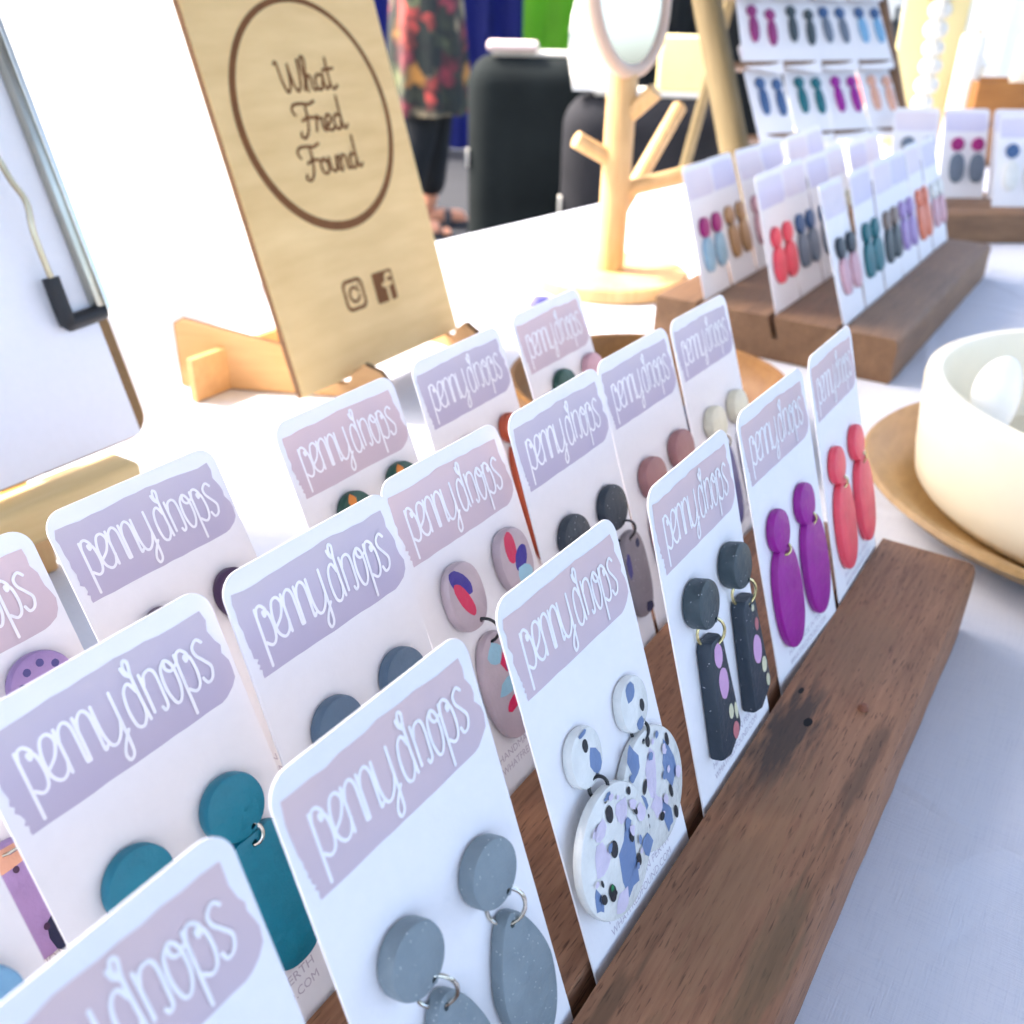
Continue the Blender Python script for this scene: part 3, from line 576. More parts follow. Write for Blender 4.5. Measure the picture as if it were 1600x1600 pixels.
FAR2 = [
 (0, 0, 'navy', 'blush', 'navy and blush pink', {}), (0, 1, 'sea', 'sea', 'sea green', {'a': .2, 'kind': 'slab'}), (0, 2, 'taupe', 'charcoal', 'taupe and charcoal', {'a': .18, 'kind': 'slab'}), (0, 3, 'violet', 'violet', 'pale violet', {}), (0, 4, 'orange_pink', 'orange_pink', 'orange pink slab', {'a': .2, 'b': .30, 'kind': 'slab'}), (0, 5, 'ivory', 'blush', 'ivory and dusty pink', {}),
 (1, 0, 'coral', 'coral', 'coral pink', {'a': .2}), (1, 1, 'denim', 'steel', 'denim and steel blue', {'a': .19, 'kind': 'slab'}), (1, 2, 'denim', 'steel', 'denim and dull grey', {}), (1, 3, 'cream', 'tan', 'cream and tan', {}), (1, 4, 'plum', 'indigo', 'deep plum', {'b': .4, 'a': .1}), (1, 5, 'steel', 'steel', 'steel grey', {}),
 (2, 0, 'magenta', 'sky', 'magenta and sky blue', {}), (2, 1, 'tan', 'tan', 'tan and navy marbled', {'kind': 'slab'}), (2, 2, 'blush', 'blush', 'blush', {}), (2, 3, 'steel', 'steel', 'slate grey', {'b': .4, 'a': .1}), (2, 4, 'navy', 'indigo', 'navy', {}), (2, 5, 'berry', 'berry', 'berry red', {}),
]
RN = ('front', 'middle', 'back'); rng = random.Random(11)
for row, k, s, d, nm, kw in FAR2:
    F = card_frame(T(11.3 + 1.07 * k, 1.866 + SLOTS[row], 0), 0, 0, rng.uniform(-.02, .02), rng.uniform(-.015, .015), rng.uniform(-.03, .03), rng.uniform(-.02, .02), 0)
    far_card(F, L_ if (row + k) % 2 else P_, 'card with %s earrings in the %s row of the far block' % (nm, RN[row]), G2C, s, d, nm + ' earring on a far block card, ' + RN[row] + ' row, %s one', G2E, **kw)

# ladder rack: two round stiles, rungs, a ledge under each row of cards
LF = T(17.826, 5.535, ZT) @ rz(-.501) @ rx(-.478)
M_POLE = wood('peeled_pole', (98, 84, 56), (134, 116, 82), (50, 50, 3), .7, 1., .2)
lad = empty('ladder_rack', T(17.826, 5.535, ZT) @ rz(-.501), 'leaning wooden ladder rack with a thick pale pole, holding rows of cards', 'display rack')
lt = rx(-.478)
for x in (0., 4.75):
    mesh_obj('stile', tube([(x, .0, 0.12), (x + .02, 0, 3), (x - .01, 0, 7.6)], lambda t: (.30 if x < 1 else .2) - .03 * t, 16), M_POLE if x < 1 else M_JARRAH2, lad, lt)
for z in (1.0, 2.05, 3.49, 4.93): mesh_obj('rung', box(.2, 4.7, -.25, .06, z - .12, z - .02, .02), M_JARRAH2, lad, lt)
mesh_obj('back_leg', tube([(2.4, 3.75, 6.6), (2.4, 4.6, 3.4), (2.4, 5.5, .1)], .13, 12), M_POLE, lad)
GLC, GLE = 'earring cards on the ladder rack', 'earrings on the ladder rack'
LADR = [(3.51, [('berry', 'berry', 'wine red'), ('charcoal', 'charcoal', 'charcoal'), ('denim', 'steel', 'blue and silver grey'), ('denim', 'pale_blue', 'sky and denim blue')]),
        (2.071, [('denim', 'denim', 'denim blue'), ('sea', 'sea', 'sea green'), ('purple', 'purple', 'purple'), ('sand', 'sand', 'peach')]),
        (4.95, [('rust', 'rust', 'rust'), ('slate', 'slate', 'slate'), ('mauve', 'mauve', 'mauve'), ('cream', 'cream', 'cream')])]
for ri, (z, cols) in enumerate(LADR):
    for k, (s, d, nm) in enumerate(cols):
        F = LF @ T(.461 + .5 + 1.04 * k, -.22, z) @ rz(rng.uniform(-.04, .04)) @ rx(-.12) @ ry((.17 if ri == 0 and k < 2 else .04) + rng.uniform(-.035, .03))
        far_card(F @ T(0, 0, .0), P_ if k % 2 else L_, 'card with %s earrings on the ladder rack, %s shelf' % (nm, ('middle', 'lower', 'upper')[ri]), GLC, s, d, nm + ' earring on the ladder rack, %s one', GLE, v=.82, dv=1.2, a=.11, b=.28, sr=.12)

# third block at the right edge
B3 = T(20.2, 3.4, 0) @ rz(-.92)
block(B3, 6.5, M_JARRAH2, 'hardwood block at the right edge of the picture, turned towards the camera', slots=(0., .92), y0=-.76, y1=1.7)
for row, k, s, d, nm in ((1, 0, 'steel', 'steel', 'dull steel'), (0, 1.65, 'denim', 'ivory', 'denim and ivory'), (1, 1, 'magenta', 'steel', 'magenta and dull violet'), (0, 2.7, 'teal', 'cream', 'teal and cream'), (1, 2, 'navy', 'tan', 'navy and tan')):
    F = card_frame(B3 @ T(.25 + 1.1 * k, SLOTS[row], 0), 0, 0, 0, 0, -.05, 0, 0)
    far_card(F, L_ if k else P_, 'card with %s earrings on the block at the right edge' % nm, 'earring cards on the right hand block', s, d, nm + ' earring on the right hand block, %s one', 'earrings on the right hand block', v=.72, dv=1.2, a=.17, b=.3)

# ------------------------------------------------------------------ engraved plywood sign on its stand
SX, SY, SZ, SYAW, SLN = 5.998, 6.527, -.42, .025, .302
SF = T(SX, SY, SZ) @ rz(SYAW) @ rx(-SLN)
SW, SH_ = 3.124, 5.25
sign = empty('wooden_sign', SF, 'tall pale plywood sign engraved with a circle and three words', 'sign')
mesh_obj('board', slab([(0, 0), (SW, 0), (SW, SH_), (0, SH_)], .1, .004, bres=1), M_MAPLE, sign)
mesh_obj('burnt_edge', slab([(0, .004), (.002, 0), (SW + .006, 0), (SW + .006, SH_), (-.006, SH_), (-.006, 0)], .08), M_EDGE, sign, T(0, -.01, 0))
FY = -.1 - .003
def arc(cx, cz, r, a0, a1, n=40): return [(cx + r * math.cos(R(a0 + (a1 - a0) * i / n)), cz + r * math.sin(R(a0 + (a1 - a0) * i / n))) for i in range(n + 1)]
cu_, cv_, cr_ = 1.557, 2.959, 1.243
bm = bmesh.new(); n_ = 96; A = []; Bv = []
for i in range(n_):
    t = 2 * math.pi * i / n_; wv = .056 + .024 * math.sin(t + 3.6); A.append(bm.verts.new((cu_ + (cr_ + wv) * math.cos(t), FY, cv_ + (cr_ + wv * .9) * math.sin(t)))); Bv.append(bm.verts.new((cu_ + (cr_ - .035) * math.cos(t), FY, cv_ + (cr_ - .035) * math.sin(t))))
for i in range(n_): bm.faces.new((A[i], A[(i + 1) % n_], Bv[(i + 1) % n_], Bv[i]))
mesh_obj('engraved_circle', me_from(bm, False), M_BURN, sign)
def put(strokes, x, z, sx, sz): return [[(x + p[0] * sx, z + p[1] * sz) for p in s] for s in strokes]
qW = [[(0, .92), (.03, .98), (.06, .9), (.09, .35), (.16, .03), (.25, .2), (.30, .6), (.31, .88)], [(.31, .88), (.34, .3), (.41, .03), (.5, .2), (.55, .6), (.57, 1.0)]]
qh = [[(0, .05), (.1, .5), (.17, .95), (.13, 1.1), (.07, .95), (.07, .5), (.08, 0)], [(.08, .25), (.16, .5), (.22, .42), (.22, .1), (.28, .02), (.33, .1)]]
qa = [[(.24, .45), (.12, .5), (.03, .3), (.06, .05), (.16, .05), (.24, .4)], [(.25, .5), (.25, .1), (.3, .02), (.36, .12)]]
qt = [[(.1, 1.0), (.08, .5), (.09, .1), (.16, .0), (.25, .1)], [(-.04, .62), (.24, .66)]]
qF = [[(-.12, .62), (-.17, .8), (-.08, .95), (.12, .96), (.3, .92), (.46, 1.0)], [(.2, .93), (.18, .5), (.12, .1), (.0, -.12), (-.1, -.06), (-.08, .06)], [(.03, .42), (.18, .5), (.36, .48)]]
qr = [[(0, .05), (.06, .35), (.09, .52), (.16, .42), (.22, .42), (.2, .15), (.26, .02), (.33, .1)]]
qe = [[(0, .15), (.14, .25), (.2, .42), (.13, .52), (.05, .4), (.05, .12), (.14, .0), (.27, .12)]]
qd = [[(.22, .42), (.12, .5), (.03, .3), (.06, .04), (.16, .04), (.23, .3)], [(.25, 1.08), (.24, .5), (.25, .1), (.31, .02), (.38, .12)]]
qo = [[(.14, .5), (.04, .35), (.05, .08), (.15, .0), (.24, .15), (.22, .4), (.13, .5), (.2, .4), (.32, .42)]]
qu = [[(.02, .5), (.03, .15), (.1, .02), (.19, .12), (.23, .45)], [(.24, .5), (.24, .12), (.3, .02), (.36, .12)]]
qn = [[(0, .5), (.03, .25), (.03, 0)], [(.03, .3), (.12, .5), (.2, .42), (.2, .1), (.26, .02), (.33, .1)]]
st = []
def word(letters, x, z, k, kz):
    for gl, adv in letters: st.extend(put(gl, x, z, k, kz)); x += adv * k
word([(qW, .58), (qh, .29), (qa, .32), (qt, .2)], 1.06, 3.22, .66, .34)
word([(qF, .34), (qr, .27), (qe, .24), (qd, .3)], 1.24, 2.77, .62, .34)
word([(qF, .34), (qo, .28), (qu, .31), (qn, .28), (qd, .3)], 1.13, 2.31, .60, .34)
mesh_obj('engraved_lettering', ribbons(st, .036, FY - .002), M_BURN, sign)
def ringm(o, i, y):
    bm = bmesh.new(); a = [bm.verts.new((p[0], y, p[1])) for p in o]; b = [bm.verts.new((p[0], y, p[1])) for p in i]; n = len(a)
    for j in range(n): bm.faces.new((a[j], a[(j + 1) % n], b[(j + 1) % n], b[j]))
    return me_from(bm, False)
ix, iz, iw = 1.30, .90, .19
mesh_obj('camera_icon', ringm(rrect(ix - iw, ix + iw, iz - iw, iz + iw, .09), rrect(ix - iw + .045, ix + iw - .045, iz - iw + .045, iz + iw - .045, .06), FY), M_BURN, sign)
mesh_obj('camera_icon_lens', ribbons([arc(ix, iz, .085, 20, 340, 20)], .04, FY - .001), M_BURN, sign)
mesh_obj('camera_icon_dot', flat(ell(ix + .1, iz + .1, .02, .02, 12), FY), M_BURN, sign)
fx, fz = 1.875, .875
mesh_obj('letter_icon', flat(rrect(fx - .195, fx + .195, fz - .19, fz + .19, .03, 4), FY), M_BURN, sign)
mesh_obj('letter_icon_stroke', ribbons([[(fx + .14, fz + .12), (fx + .08, fz + .13), (fx + .05, fz + .06), (fx + .05, fz - .19)], [(fx - .02, fz + .02), (fx + .13, fz + .02)]], .055, FY - .003), M_MAPLE, sign)
# stand: two side cheeks with hooks in front, one cross bar behind
M_STAND = wood('birch_stand', (186, 138, 88), (214, 170, 118), (30, 3, 30), .55, 1., .1)
stand = empty('sign_stand', T(SX, SY, ZT) @ rz(SYAW), 'orange toned slotted wooden stand carrying the engraved sign', 'sign stand')
def cheek(x):
    t = math.tan(SLN); o = [(-.62, 0), (1.95, 0), (1.95, .78), (1.85, .84), (.8, .62), (.4, .55), (.03, .17), (-.14, .17), (-.2, .30), (-.35, .42), (-.55, .34), (-.64, .2)]
    me = slab(o, .1, .006, bres=1); me2 = me.copy(); me2.transform(Matrix.Rotation(R(90), 4, 'Z')); c_ = mesh_obj('cheek', me2, M_STAND, stand, T(x, -.02, 0) @ rz(R(24 if x < 1 else -10)))
    e2 = slab([((p[0] - .6) * 1.012 + .6, max(.001, (p[1] - .3) * 1.02 + .3)) for p in o], .084); e2.transform(Matrix.Translation((.008 * S, 0, 0)) @ Matrix.Rotation(R(90), 4, 'Z')); mesh_obj('burnt_edge', e2, M_EDGE, c_)
    return c_
for x in (.66, SW - .2): cheek(x)
mesh_obj('cross_bar', slab([(-.42, .0), (SW + .4, .0), (SW + .4, .52), (-.42, .52)], .1, .006, bres=1), M_STAND, stand, T(0, 1.3, 0))

# ------------------------------------------------------------------ clipboard on a small easel
M_BOARD = wood('brown_hardboard', (120, 88, 50), (150, 116, 72), (30, 30, 30), .6)
M_RUBBER = mat('black_rubber', (26, 27, 30), .55)
M_RAIL = mat('steel_rail', (176, 172, 158), .3, .2, 30, metal=1.); M_BRASS = mat('dull_brass_wire', (186, 172, 144), .3, .35, 40, metal=1.)
CFm = T(3.60, 6.02, .15) @ rz(.01) @ rx(-.33)
clip = empty('clipboard', CFm, 'clipboard with blank white paper and a wire clip along its right edge', 'clipboard')
mesh_obj('board', slab(rrect(-5.8, 0, 0, 4.1, .22, 6), .06, .012), M_BOARD, clip)
mesh_obj('paper', slab([(-5.7, .02), (-.12, .02), (-.12, 3.9), (-5.7, 3.9)], .02), M_PAPER, clip, T(0, -.063, 0))
zb0, zb1 = 1.12, 3.95
mesh_obj('clip_bar', box(-.15, -.03, -.2, -.085, zb0, zb1, .03), M_RAIL, clip)
mesh_obj('clip_ridge', tube([(-.06, -.21, zb0), (-.06, -.21, (zb0 + zb1) / 2), (-.06, -.21, zb1)], .028, 10), M_SILVER, clip)
mesh_obj('clip_wire', tube([(-.47, -.22, zb0 + .3), (-.5, -.27, zb0 + .7), (-.47, -.29, zb0 + .95), (-.53, -.3, 2.25), (-.6, -.31, 2.5), (-.78, -.32, 2.75), (-.55, -.3, 3.2), (-.47, -.22, zb1 - .3)], .026, 10), M_BRASS, clip)
for z, s in ((zb0, 1), (zb1, -1)):
    mesh_obj('rubber_corner', tube([(-.08, -.15, z + .0 * s), (-.4, -.16, z - .02 * s), (-.45, -.17, z + .02 * s), (-.47, -.21, z + .36 * s)], .07, 10, k=3), M_RUBBER, clip)
mesh_obj('hang_tab', slab(ell(0, 0, .05, .22, 16), .03, .005), M_BOARD, clip, T(.03, -.0, 2.45))
M_EASEL = wood('beech_easel', (214, 184, 126), (232, 206, 152), (4, 40, 40), .55, 1., .1)
ea = empty('table_easel', T(3.55, 6.0, ZT) @ rz(.01), 'small light wooden easel holding up the clipboard', 'easel')
mesh_obj('ledge', box(-6.5, -.32, -.34, .10, .36, .70, .06, 3), M_EASEL, ea)
mesh_obj('ledge_support', box(-2.6, -1.2, -.22, .12, .0, .36, .02), M_PINE, ea)
for x in (-4.6, -1.1): mesh_obj('leg', box(x - .13, x + .13, -.12, .12, .02, 5.2, .03), M_EASEL, ea, T(0, .28, 0) @ rx(-.33))
mesh_obj('back_leg', box(-3.0, -2.75, -.1, .1, .02, 5.3, .03), M_EASEL, ea, T(0, 3.55, 0) @ rx(.34))

# ------------------------------------------------------------------ jewellery tree with round mirror
tr = empty('jewellery_tree', T(13.2, 6.3, ZT), 'light wooden jewellery tree with pegs and a round mirror on top', 'jewellery tree')
mesh_obj('base', lathe([(0, 0), (1.28, 0), (1.32, .04), (1.32, .22), (1.28, .26), (0, .26)]), M_PINE, tr)
mesh_obj('post', lathe([(0, .25), (.235, .25), (.235, 3.25), (.2, 3.3), (0, 3.3)], 32), M_PINE, tr)
rt = Vector((.543, -.84, 0)); fwv = Vector((.84, .543, 0))
def peg(z0, d, l, r=.13):
    d = Vector(d).normalized(); a = Vector((0, 0, z0)); e = a + d * l
    mesh_obj('peg', tube([a, a + d * l * .5, a + d * (l - .06), e], lambda t: r if t < .97 else r * .75, 14, k=2), M_PINE, tr)
peg(1.95, -rt * .78 + Vector((0, 0, .42)) - fwv * .25, .82)
peg(1.5, rt * .95 + Vector((0, 0, .22)) + fwv * .2, 1.55)
peg(2.55, rt * .6 + Vector((0, 0, .6)) - fwv * .3, .75)
peg(1.0, rt * .62 + Vector((0, 0, .85)) + fwv * .9, 2.6)
MF = T(.05, -.0, 4.42) @ rz(R(-1)) @ rx(R(-6)) @ Matrix.Scale(1.12, 4)
M_MIRROR = mat('mirror_glass', (225, 230, 228), .03, 0, metal=1.)
M_RIM = mat('pale_rim', (206, 178, 158), .5, .05)
mesh_obj('mirror_frame', tube([(1.02 * math.cos(2 * math.pi * i / 60), 0, 1.02 * math.sin(2 * math.pi * i / 60)) for i in range(60)], .1, 12, k=1, closed=True), M_RIM, tr, MF)
mesh_obj('mirror_glass', slab(ell(0, 0, 1.0, 1.0, 60), .03), M_MIRROR, tr, MF)
mesh_obj('mirror_back', slab(ell(0, 0, 1.0, 1.0, 60), .06), M_PINE, tr, MF @ T(0, .07, 0))

# ------------------------------------------------------------------ bowls
pl = tag(mesh_obj('wooden_plate', lathe([(0, .04), (1.5, .02), (1.8, .02), (2.2, .22), (2.38, .36), (2.44, .40), (2.40, .44), (2.30, .42), (2.0, .20), (1.75, .12), (0, .12)], 96), wood('honey_plate', (136, 106, 64), (174, 140, 92), (8, 40, 40), .45, 1.), None, T(8.5, -1.7, ZT)), 'round honey coloured wooden plate under the cream bowl', 'plate')
pot = tag(mesh_obj('cream_bowl', lathe([(0, 0), (1.7, 0), (1.9, .05), (1.99, .16), (2.03, .4), (2.09, 1.06), (2.08, 1.14), (2.01, 1.18), (1.94, 1.16), (1.89, 1.07), (1.82, .5), (1.7, .3), (1.3, .18), (0, .16)], 96), M_CERAMIC, None, T(8.6, -1.75, ZT + .125)), 'thick walled cream ceramic bowl at the right edge', 'bowl')
M_BEAD0 = mat('white_porcelain', (246, 245, 242), .25, .01)
def spoon(M, lab):
    e = empty('ceramic_spoon', M, lab, 'spoon', 'white spoons in the cream bowl')
    bm = bmesh.new(); bmesh.ops.create_uvsphere(bm, u_segments=32, v_segments=16, radius=1)
    for v in bm.verts: v.co = (v.co.x * .25, v.co.y * .09 + .08 * (v.co.x ** 2), v.co.z * .36 + .9)
    mesh_obj('spoon_head', me_from(bm), M_BEAD0, e); mesh_obj('handle', tube([(0, 0, 0), (0, .02, .3), (0, .02, .62)], lambda t: .07 + .05 * t, 12), M_BEAD0, e)
spoon(T(8.12, -.5, -.36) @ rz(R(-50)) @ rx(R(-10)), 'white ceramic spoon with its round head up, left in the cream bowl')
spoon(T(8.7, -1.6, -.2) @ rz(R(-60)) @ rx(R(18)), 'white ceramic spoon leaning back in the cream bowl at the picture edge')
wb = tag(mesh_obj('wooden_bowl', lathe([(0, .03), (.9, .02), (1.25, .12), (1.5, .38), (1.57, .58), (1.55, .62), (1.50, .60), (1.42, .4), (1.15, .2), (0, .14)], 80), wood('walnut_bowl', (118, 78, 36), (158, 112, 60), (8, 40, 40), .45, 1.), None, T(7.97, 3.07, ZT)), 'shallow brown wooden bowl behind the middle row of cards', 'bowl')
for i, (x, y, c) in enumerate(((7.7, 2.6, 'midnight'), (8.3, 2.4, 'bottle_green'), (8.5, 3.2, 'charcoal'), (7.6, 3.4, 'berry'))):
    tag(mesh_obj('ring_dish_bead', lathe([(0, 0), (.2, .02), (.26, .12), (.2, .24), (0, .27)], 24), K(c), None, T(x, y, ZT + .17)), 'dark %s bead in the brown wooden bowl' % c.replace('_', ' '), 'bead', 'beads in the wooden bowl')
tag(mesh_obj('purple_bead', lathe([(0, 0), (.13, .02), (.2, .14), (.13, .26), (0, .28)], 24), K('indigo'), None, T(11.0, 6.3, ZT + .01)), 'small indigo bead lying on the cloth behind the back row', 'bead')

# ------------------------------------------------------------------ string of white beads on a stand, boards and crate at the far right
M_BEAD = mat('white_bead', (236, 232, 220), .4, .02)
bs_ = empty('bead_stand', T(24.6, 4.2, ZT), 'column of stacked white beads on a white pot, beside the ladder rack', 'bead column')
mesh_obj('pot', lathe([(0, 0), (.32, 0), (.46, .15), (.5, .55), (.42, .95), (.3, 1.05), (0, 1.05)], 40), M_BEAD, bs_)
zz = 1.2
for i in range(9):
    r = .27 - .012 * (i % 3); mesh_obj('bead', lathe([(r * math.sin(R(a)), -r * .8 * math.cos(R(a))) for a in range(0, 181, 15)], 20), M_BEAD, bs_, T(.02 * i + .03 * math.sin(i * 1.7), .03 * math.cos(i), zz + r * .8)); zz += r * 1.5
M_CREAM = mat('cream_board', (224, 208, 150), .6, .04, 8)
cb = empty('yellow_standing_board', T(34.1, 6.3, ZT) @ rz(R(-57)), 'tall pale yellow board standing at the top right', 'board')
mesh_obj('panel', slab(rrect(-1.0, 1.0, 0, 6.5, .1), .2, .02), M_CREAM, cb); mesh_obj('foot', box(-.9, .9, -.5, .9, 0, .12, .02), M_CREAM, cb, T(0, .0, 0))
mesh_obj('knob', lathe([(0, 0), (.1, .02), (.12, .1), (0, .16)], 16), M_BURN, cb, T(.0, -.2, 2.2) @ rx(R(90)))
mesh_obj('handle', tube([(-.35, -.22, 4.3), (-.1, -.3, 4.4), (.25, -.3, 4.2), (.35, -.22, 3.9)], .06, 8), M_PINE, cb)
M_CRATE = wood('orange_crate', (132, 82, 36), (176, 120, 62), (4, 60, 60), .5)
cr_o = empty('wooden_crate', T(31.2, 4.1, ZT) @ rz(R(-57)), 'low orange brown wooden crate behind the right hand block', 'crate')
for z0, z1 in ((.08, 1.1), (1.2, 2.3)):
    mesh_obj('slat', box(0, 3.4, 0, .12, z0, z1, .02), M_CRATE, cr_o); mesh_obj('slat', box(0, 3.4, 1.9, 2.02, z0, z1, .02), M_CRATE, cr_o)
    mesh_obj('slat', box(0, .12, .13, 1.89, z0 + .004, z1 - .004, .02), M_CRATE, cr_o); mesh_obj('slat', box(3.28, 3.4, .13, 1.89, z0 + .004, z1 - .004, .02), M_CRATE, cr_o)
mesh_obj('bottom', box(.13, 3.27, .13, 1.89, .0, .07, .01), M_CRATE, cr_o)
for i, (x, y, z, r) in enumerate(((31.9, 4.0, .95, .36), (33.3, 2.6, .9, .42))):
    tag(mesh_obj('white_candle', lathe([(0, 0), (r, 0), (r, 1.2), (r * .9, 1.25), (0, 1.22)], 28), M_BEAD, None, T(x, y + .6, ZT + .09) @ Matrix.Diagonal((1, 1, 2.7, 1))), ('white candle standing in the crate', 'thicker white candle at the right end of the crate')[i], 'candle', 'candles in the crate')

# ------------------------------------------------------------------ behind the table
M_CASE = mat('dark_grey_case', (31, 35, 35), .95, .3, 5, .3, 60, spec=.08)
M_CASE2 = mat('charcoal_case', (40, 40, 43), .95, .3, 5, .3, 60, spec=.08)
M_TRIM = mat('light_trim', (214, 210, 200), .5)
def case(M, wd, dp, h, label, m, group='upright cases behind the table'):
    e = empty('upright_case', M, label, 'case', group)
    mesh_obj('shell', box(0, wd, 0, dp, .4, h, 1.7, 8), m, e); mesh_obj('lid', box(1.5, wd - 1.2, 1.2, dp - 1.2, h - .05, h + .22, .1, 3), M_TRIM, e)
    for x in (.7, wd - .7): mesh_obj('wheel', lathe([(0, -.15), (.4, -.15), (.4, .15), (0, .15)], 20), M_RUBBER, e, T(x, .6, .4) @ rx(R(90)))
    mesh_obj('side_latch', box(-.08, .06, .8, 1.5, h * .55, h * .55 + 1., .03), M_TRIM, e)
    return e
case(T(50.6, 35.6, ZG) @ rz(R(-57)), 8.4, 5., 14.2, 'dark grey upright case with a pale lid beside the person', M_CASE)
case(T(43.4, 24.7, ZG) @ rz(R(-60)), 8.2, 5., 13.2, 'charcoal upright case behind the jewellery tree', M_CASE2)
tag(mesh_obj('folded_cloth', box(0, 3.1, 0, 2.2, 0, .55, .25, 4), mat('pale_pink_cloth', (230, 206, 200), .8), None, T(51.8, 35.0, ZG + 14.43) @ rz(R(-57))), 'folded pale cloth on the dark grey case', 'cloth')
# paper bag: soft crumpled prism
bm = bmesh.new(); bmesh.ops.create_cube(bm, size=1); bmesh.ops.subdivide_edges(bm, edges=bm.edges[:], cuts=5, use_grid_fill=True); rg = random.Random(4)
for v in bm.verts:
    z = v.co.z + .5; v.co = (v.co.x * (2.6 + .5 * math.sin(3 * z)) + rg.uniform(-.1, .1), v.co.y * (1.7 - .5 * z) + rg.uniform(-.1, .1), z * 3.9 + rg.uniform(-.1, .1) * (z > .1))
tag(mesh_obj('paper_bag', me_from(bm), mat('white_paper_bag', (238, 236, 230), .8), None, T(45.7, 24.0, ZG + 13.43) @ rz(R(-60))), 'crumpled white paper bag on the charcoal case', 'paper bag')
tag(mesh_obj('cream_box', box(0, 2.3, 0, 2., 0, 2.5, .12, 3), M_CREAM, None, T(46.9, 21.3, ZG + 13.43) @ rz(R(-60))), 'pale yellow box on the right of the charcoal case', 'box')

def drape(name, x0, y0, x1, y1, z0, z1, m, label, cat, folds, amp):
    bm = bmesh.new(); L = math.hypot(x1 - x0, y1 - y0); nx_, ny_ = (y1 - y0) / L, -(x1 - x0) / L; n = folds * 8; rows = []
    for i in range(n + 1):
        t = i / n; d = amp * math.sin(2 * math.pi * folds * t) + amp * .4 * math.sin(2 * math.pi * folds * .37 * t + 1)
        rows.append([bm.verts.new((x0 + (x1 - x0) * t + nx_ * d * (1.2 - .4 * k / 6), y0 + (y1 - y0) * t + ny_ * d * (1.2 - .4 * k / 6), z0 + (z1 - z0) * k / 6)) for k in range(7)])
    for A, B in zip(rows, rows[1:]):
        for j in range(6): bm.faces.new((A[j], B[j], B[j + 1], A[j + 1]))
    bmesh.ops.solidify(bm, geom=bm.faces[:], thickness=.08)
    return tag(mesh_obj(name, me_from(bm), m), label, cat)
drape('blue_curtain', 88, 94, 108.5, 61.8, ZG + .2, 40, mat('blue_curtain', (24, 34, 110), .8, .2, 2), 'deep blue curtain hanging behind the person', 'curtain', 11, .5)
drape('green_banner', 97.6, 61.4, 101.2, 55.6, ZG + 10.5, 40, mat('lime_banner', (98, 168, 22), .7, .1, 3), 'lime green banner hanging beside the blue curtain', 'banner', 2, .15)
drape('dark_curtain', 108.8, 61.0, 122, 40, ZG + .2, 40, mat('dark_curtain', (34, 38, 40), .9, .2, 2), 'dark grey curtain at the back right of the blue one', 'curtain', 7, .5)
drape('canvas_screen', 3, 12.1, 22.8, 23.5, ZG + .2, 5.5, canvas('white_canvas', (236, 236, 232), .45), 'white canvas screen behind the sign and clipboard', 'screen', 9, .18)

drape('white_curtain', 87, 28, 104, 0, ZG + .2, 40, canvas('white_curtain', (238, 238, 232), .4), 'white curtain at the far right behind the next stall', 'curtain', 9, .4)
# far white shelf with small dark goods
sh_ = empty('white_shelf', T(56.8, 15.6, ZG) @ rz(R(-58)), 'white shelf unit of the next stall at the top right', 'shelf')
M_SHELF = mat('white_shelf', (238, 236, 228), .5)
for z in (6, 11.8, 14.6, 19): mesh_obj('board', box(0, 8.5, 0, 3.2, z, z + .5, .05), M_SHELF, sh_)
for x in (0, 8.1): mesh_obj('side', box(x, x + .4, -.01, 3.21, 0, 20.5, .05), M_SHELF, sh_)
rng = random.Random(21)
for i in range(9):
    x = .7 + i * .88; h = rng.uniform(.9, 2.6); r = rng.uniform(.22, .42); c = ((52, 50, 40), (70, 66, 52), (96, 84, 52), (40, 44, 44))[i % 4]; p = Matrix(T(56.8, 15.6, ZG) @ rz(R(-58))) @ T(x, 1.0 + (i % 2) * .6, 15.11)
    o_ = tag(mesh_obj('bottle', lathe([(0, 0), (r, 0), (r, h * .6), (r * .4, h * .75), (r * .4, h), (0, h)], 16), mat('bottle_%d' % (i % 4), c, .3), None, p), '%s small bottle on the white shelf of the next stall' % ('first', 'second', 'third', 'fourth', 'fifth', 'sixth', 'seventh', 'eighth', 'ninth')[i] + ' from its left end', 'bottle', 'bottles on the next stall')
rd = tag(mesh_obj('red_tin', lathe([(0, 0), (.9, 0), (.9, 1.5), (.8, 1.6), (0, 1.6)], 24), mat('red_tin', (200, 60, 26), .5), None, T(49.9, 11.6, ZG + 13.36)), 'orange red tin on the side table of the next stall', 'tin')
stb = empty('side_table', T(49.6, 12.2, ZG) @ rz(R(-58)), 'small cream side table of the next stall', 'table')
mesh_obj('table_top', box(-2.5, 3.5, -1.8, 1.8, 12.9, 13.35, .08), M_CREAM, stb)
for x in (-2.2, 3.2):
    for y in (-1.5, 1.5): mesh_obj('leg', box(x - .2, x + .2, y - .2, y + .2, 0, 12.89, .03), M_CREAM, stb)

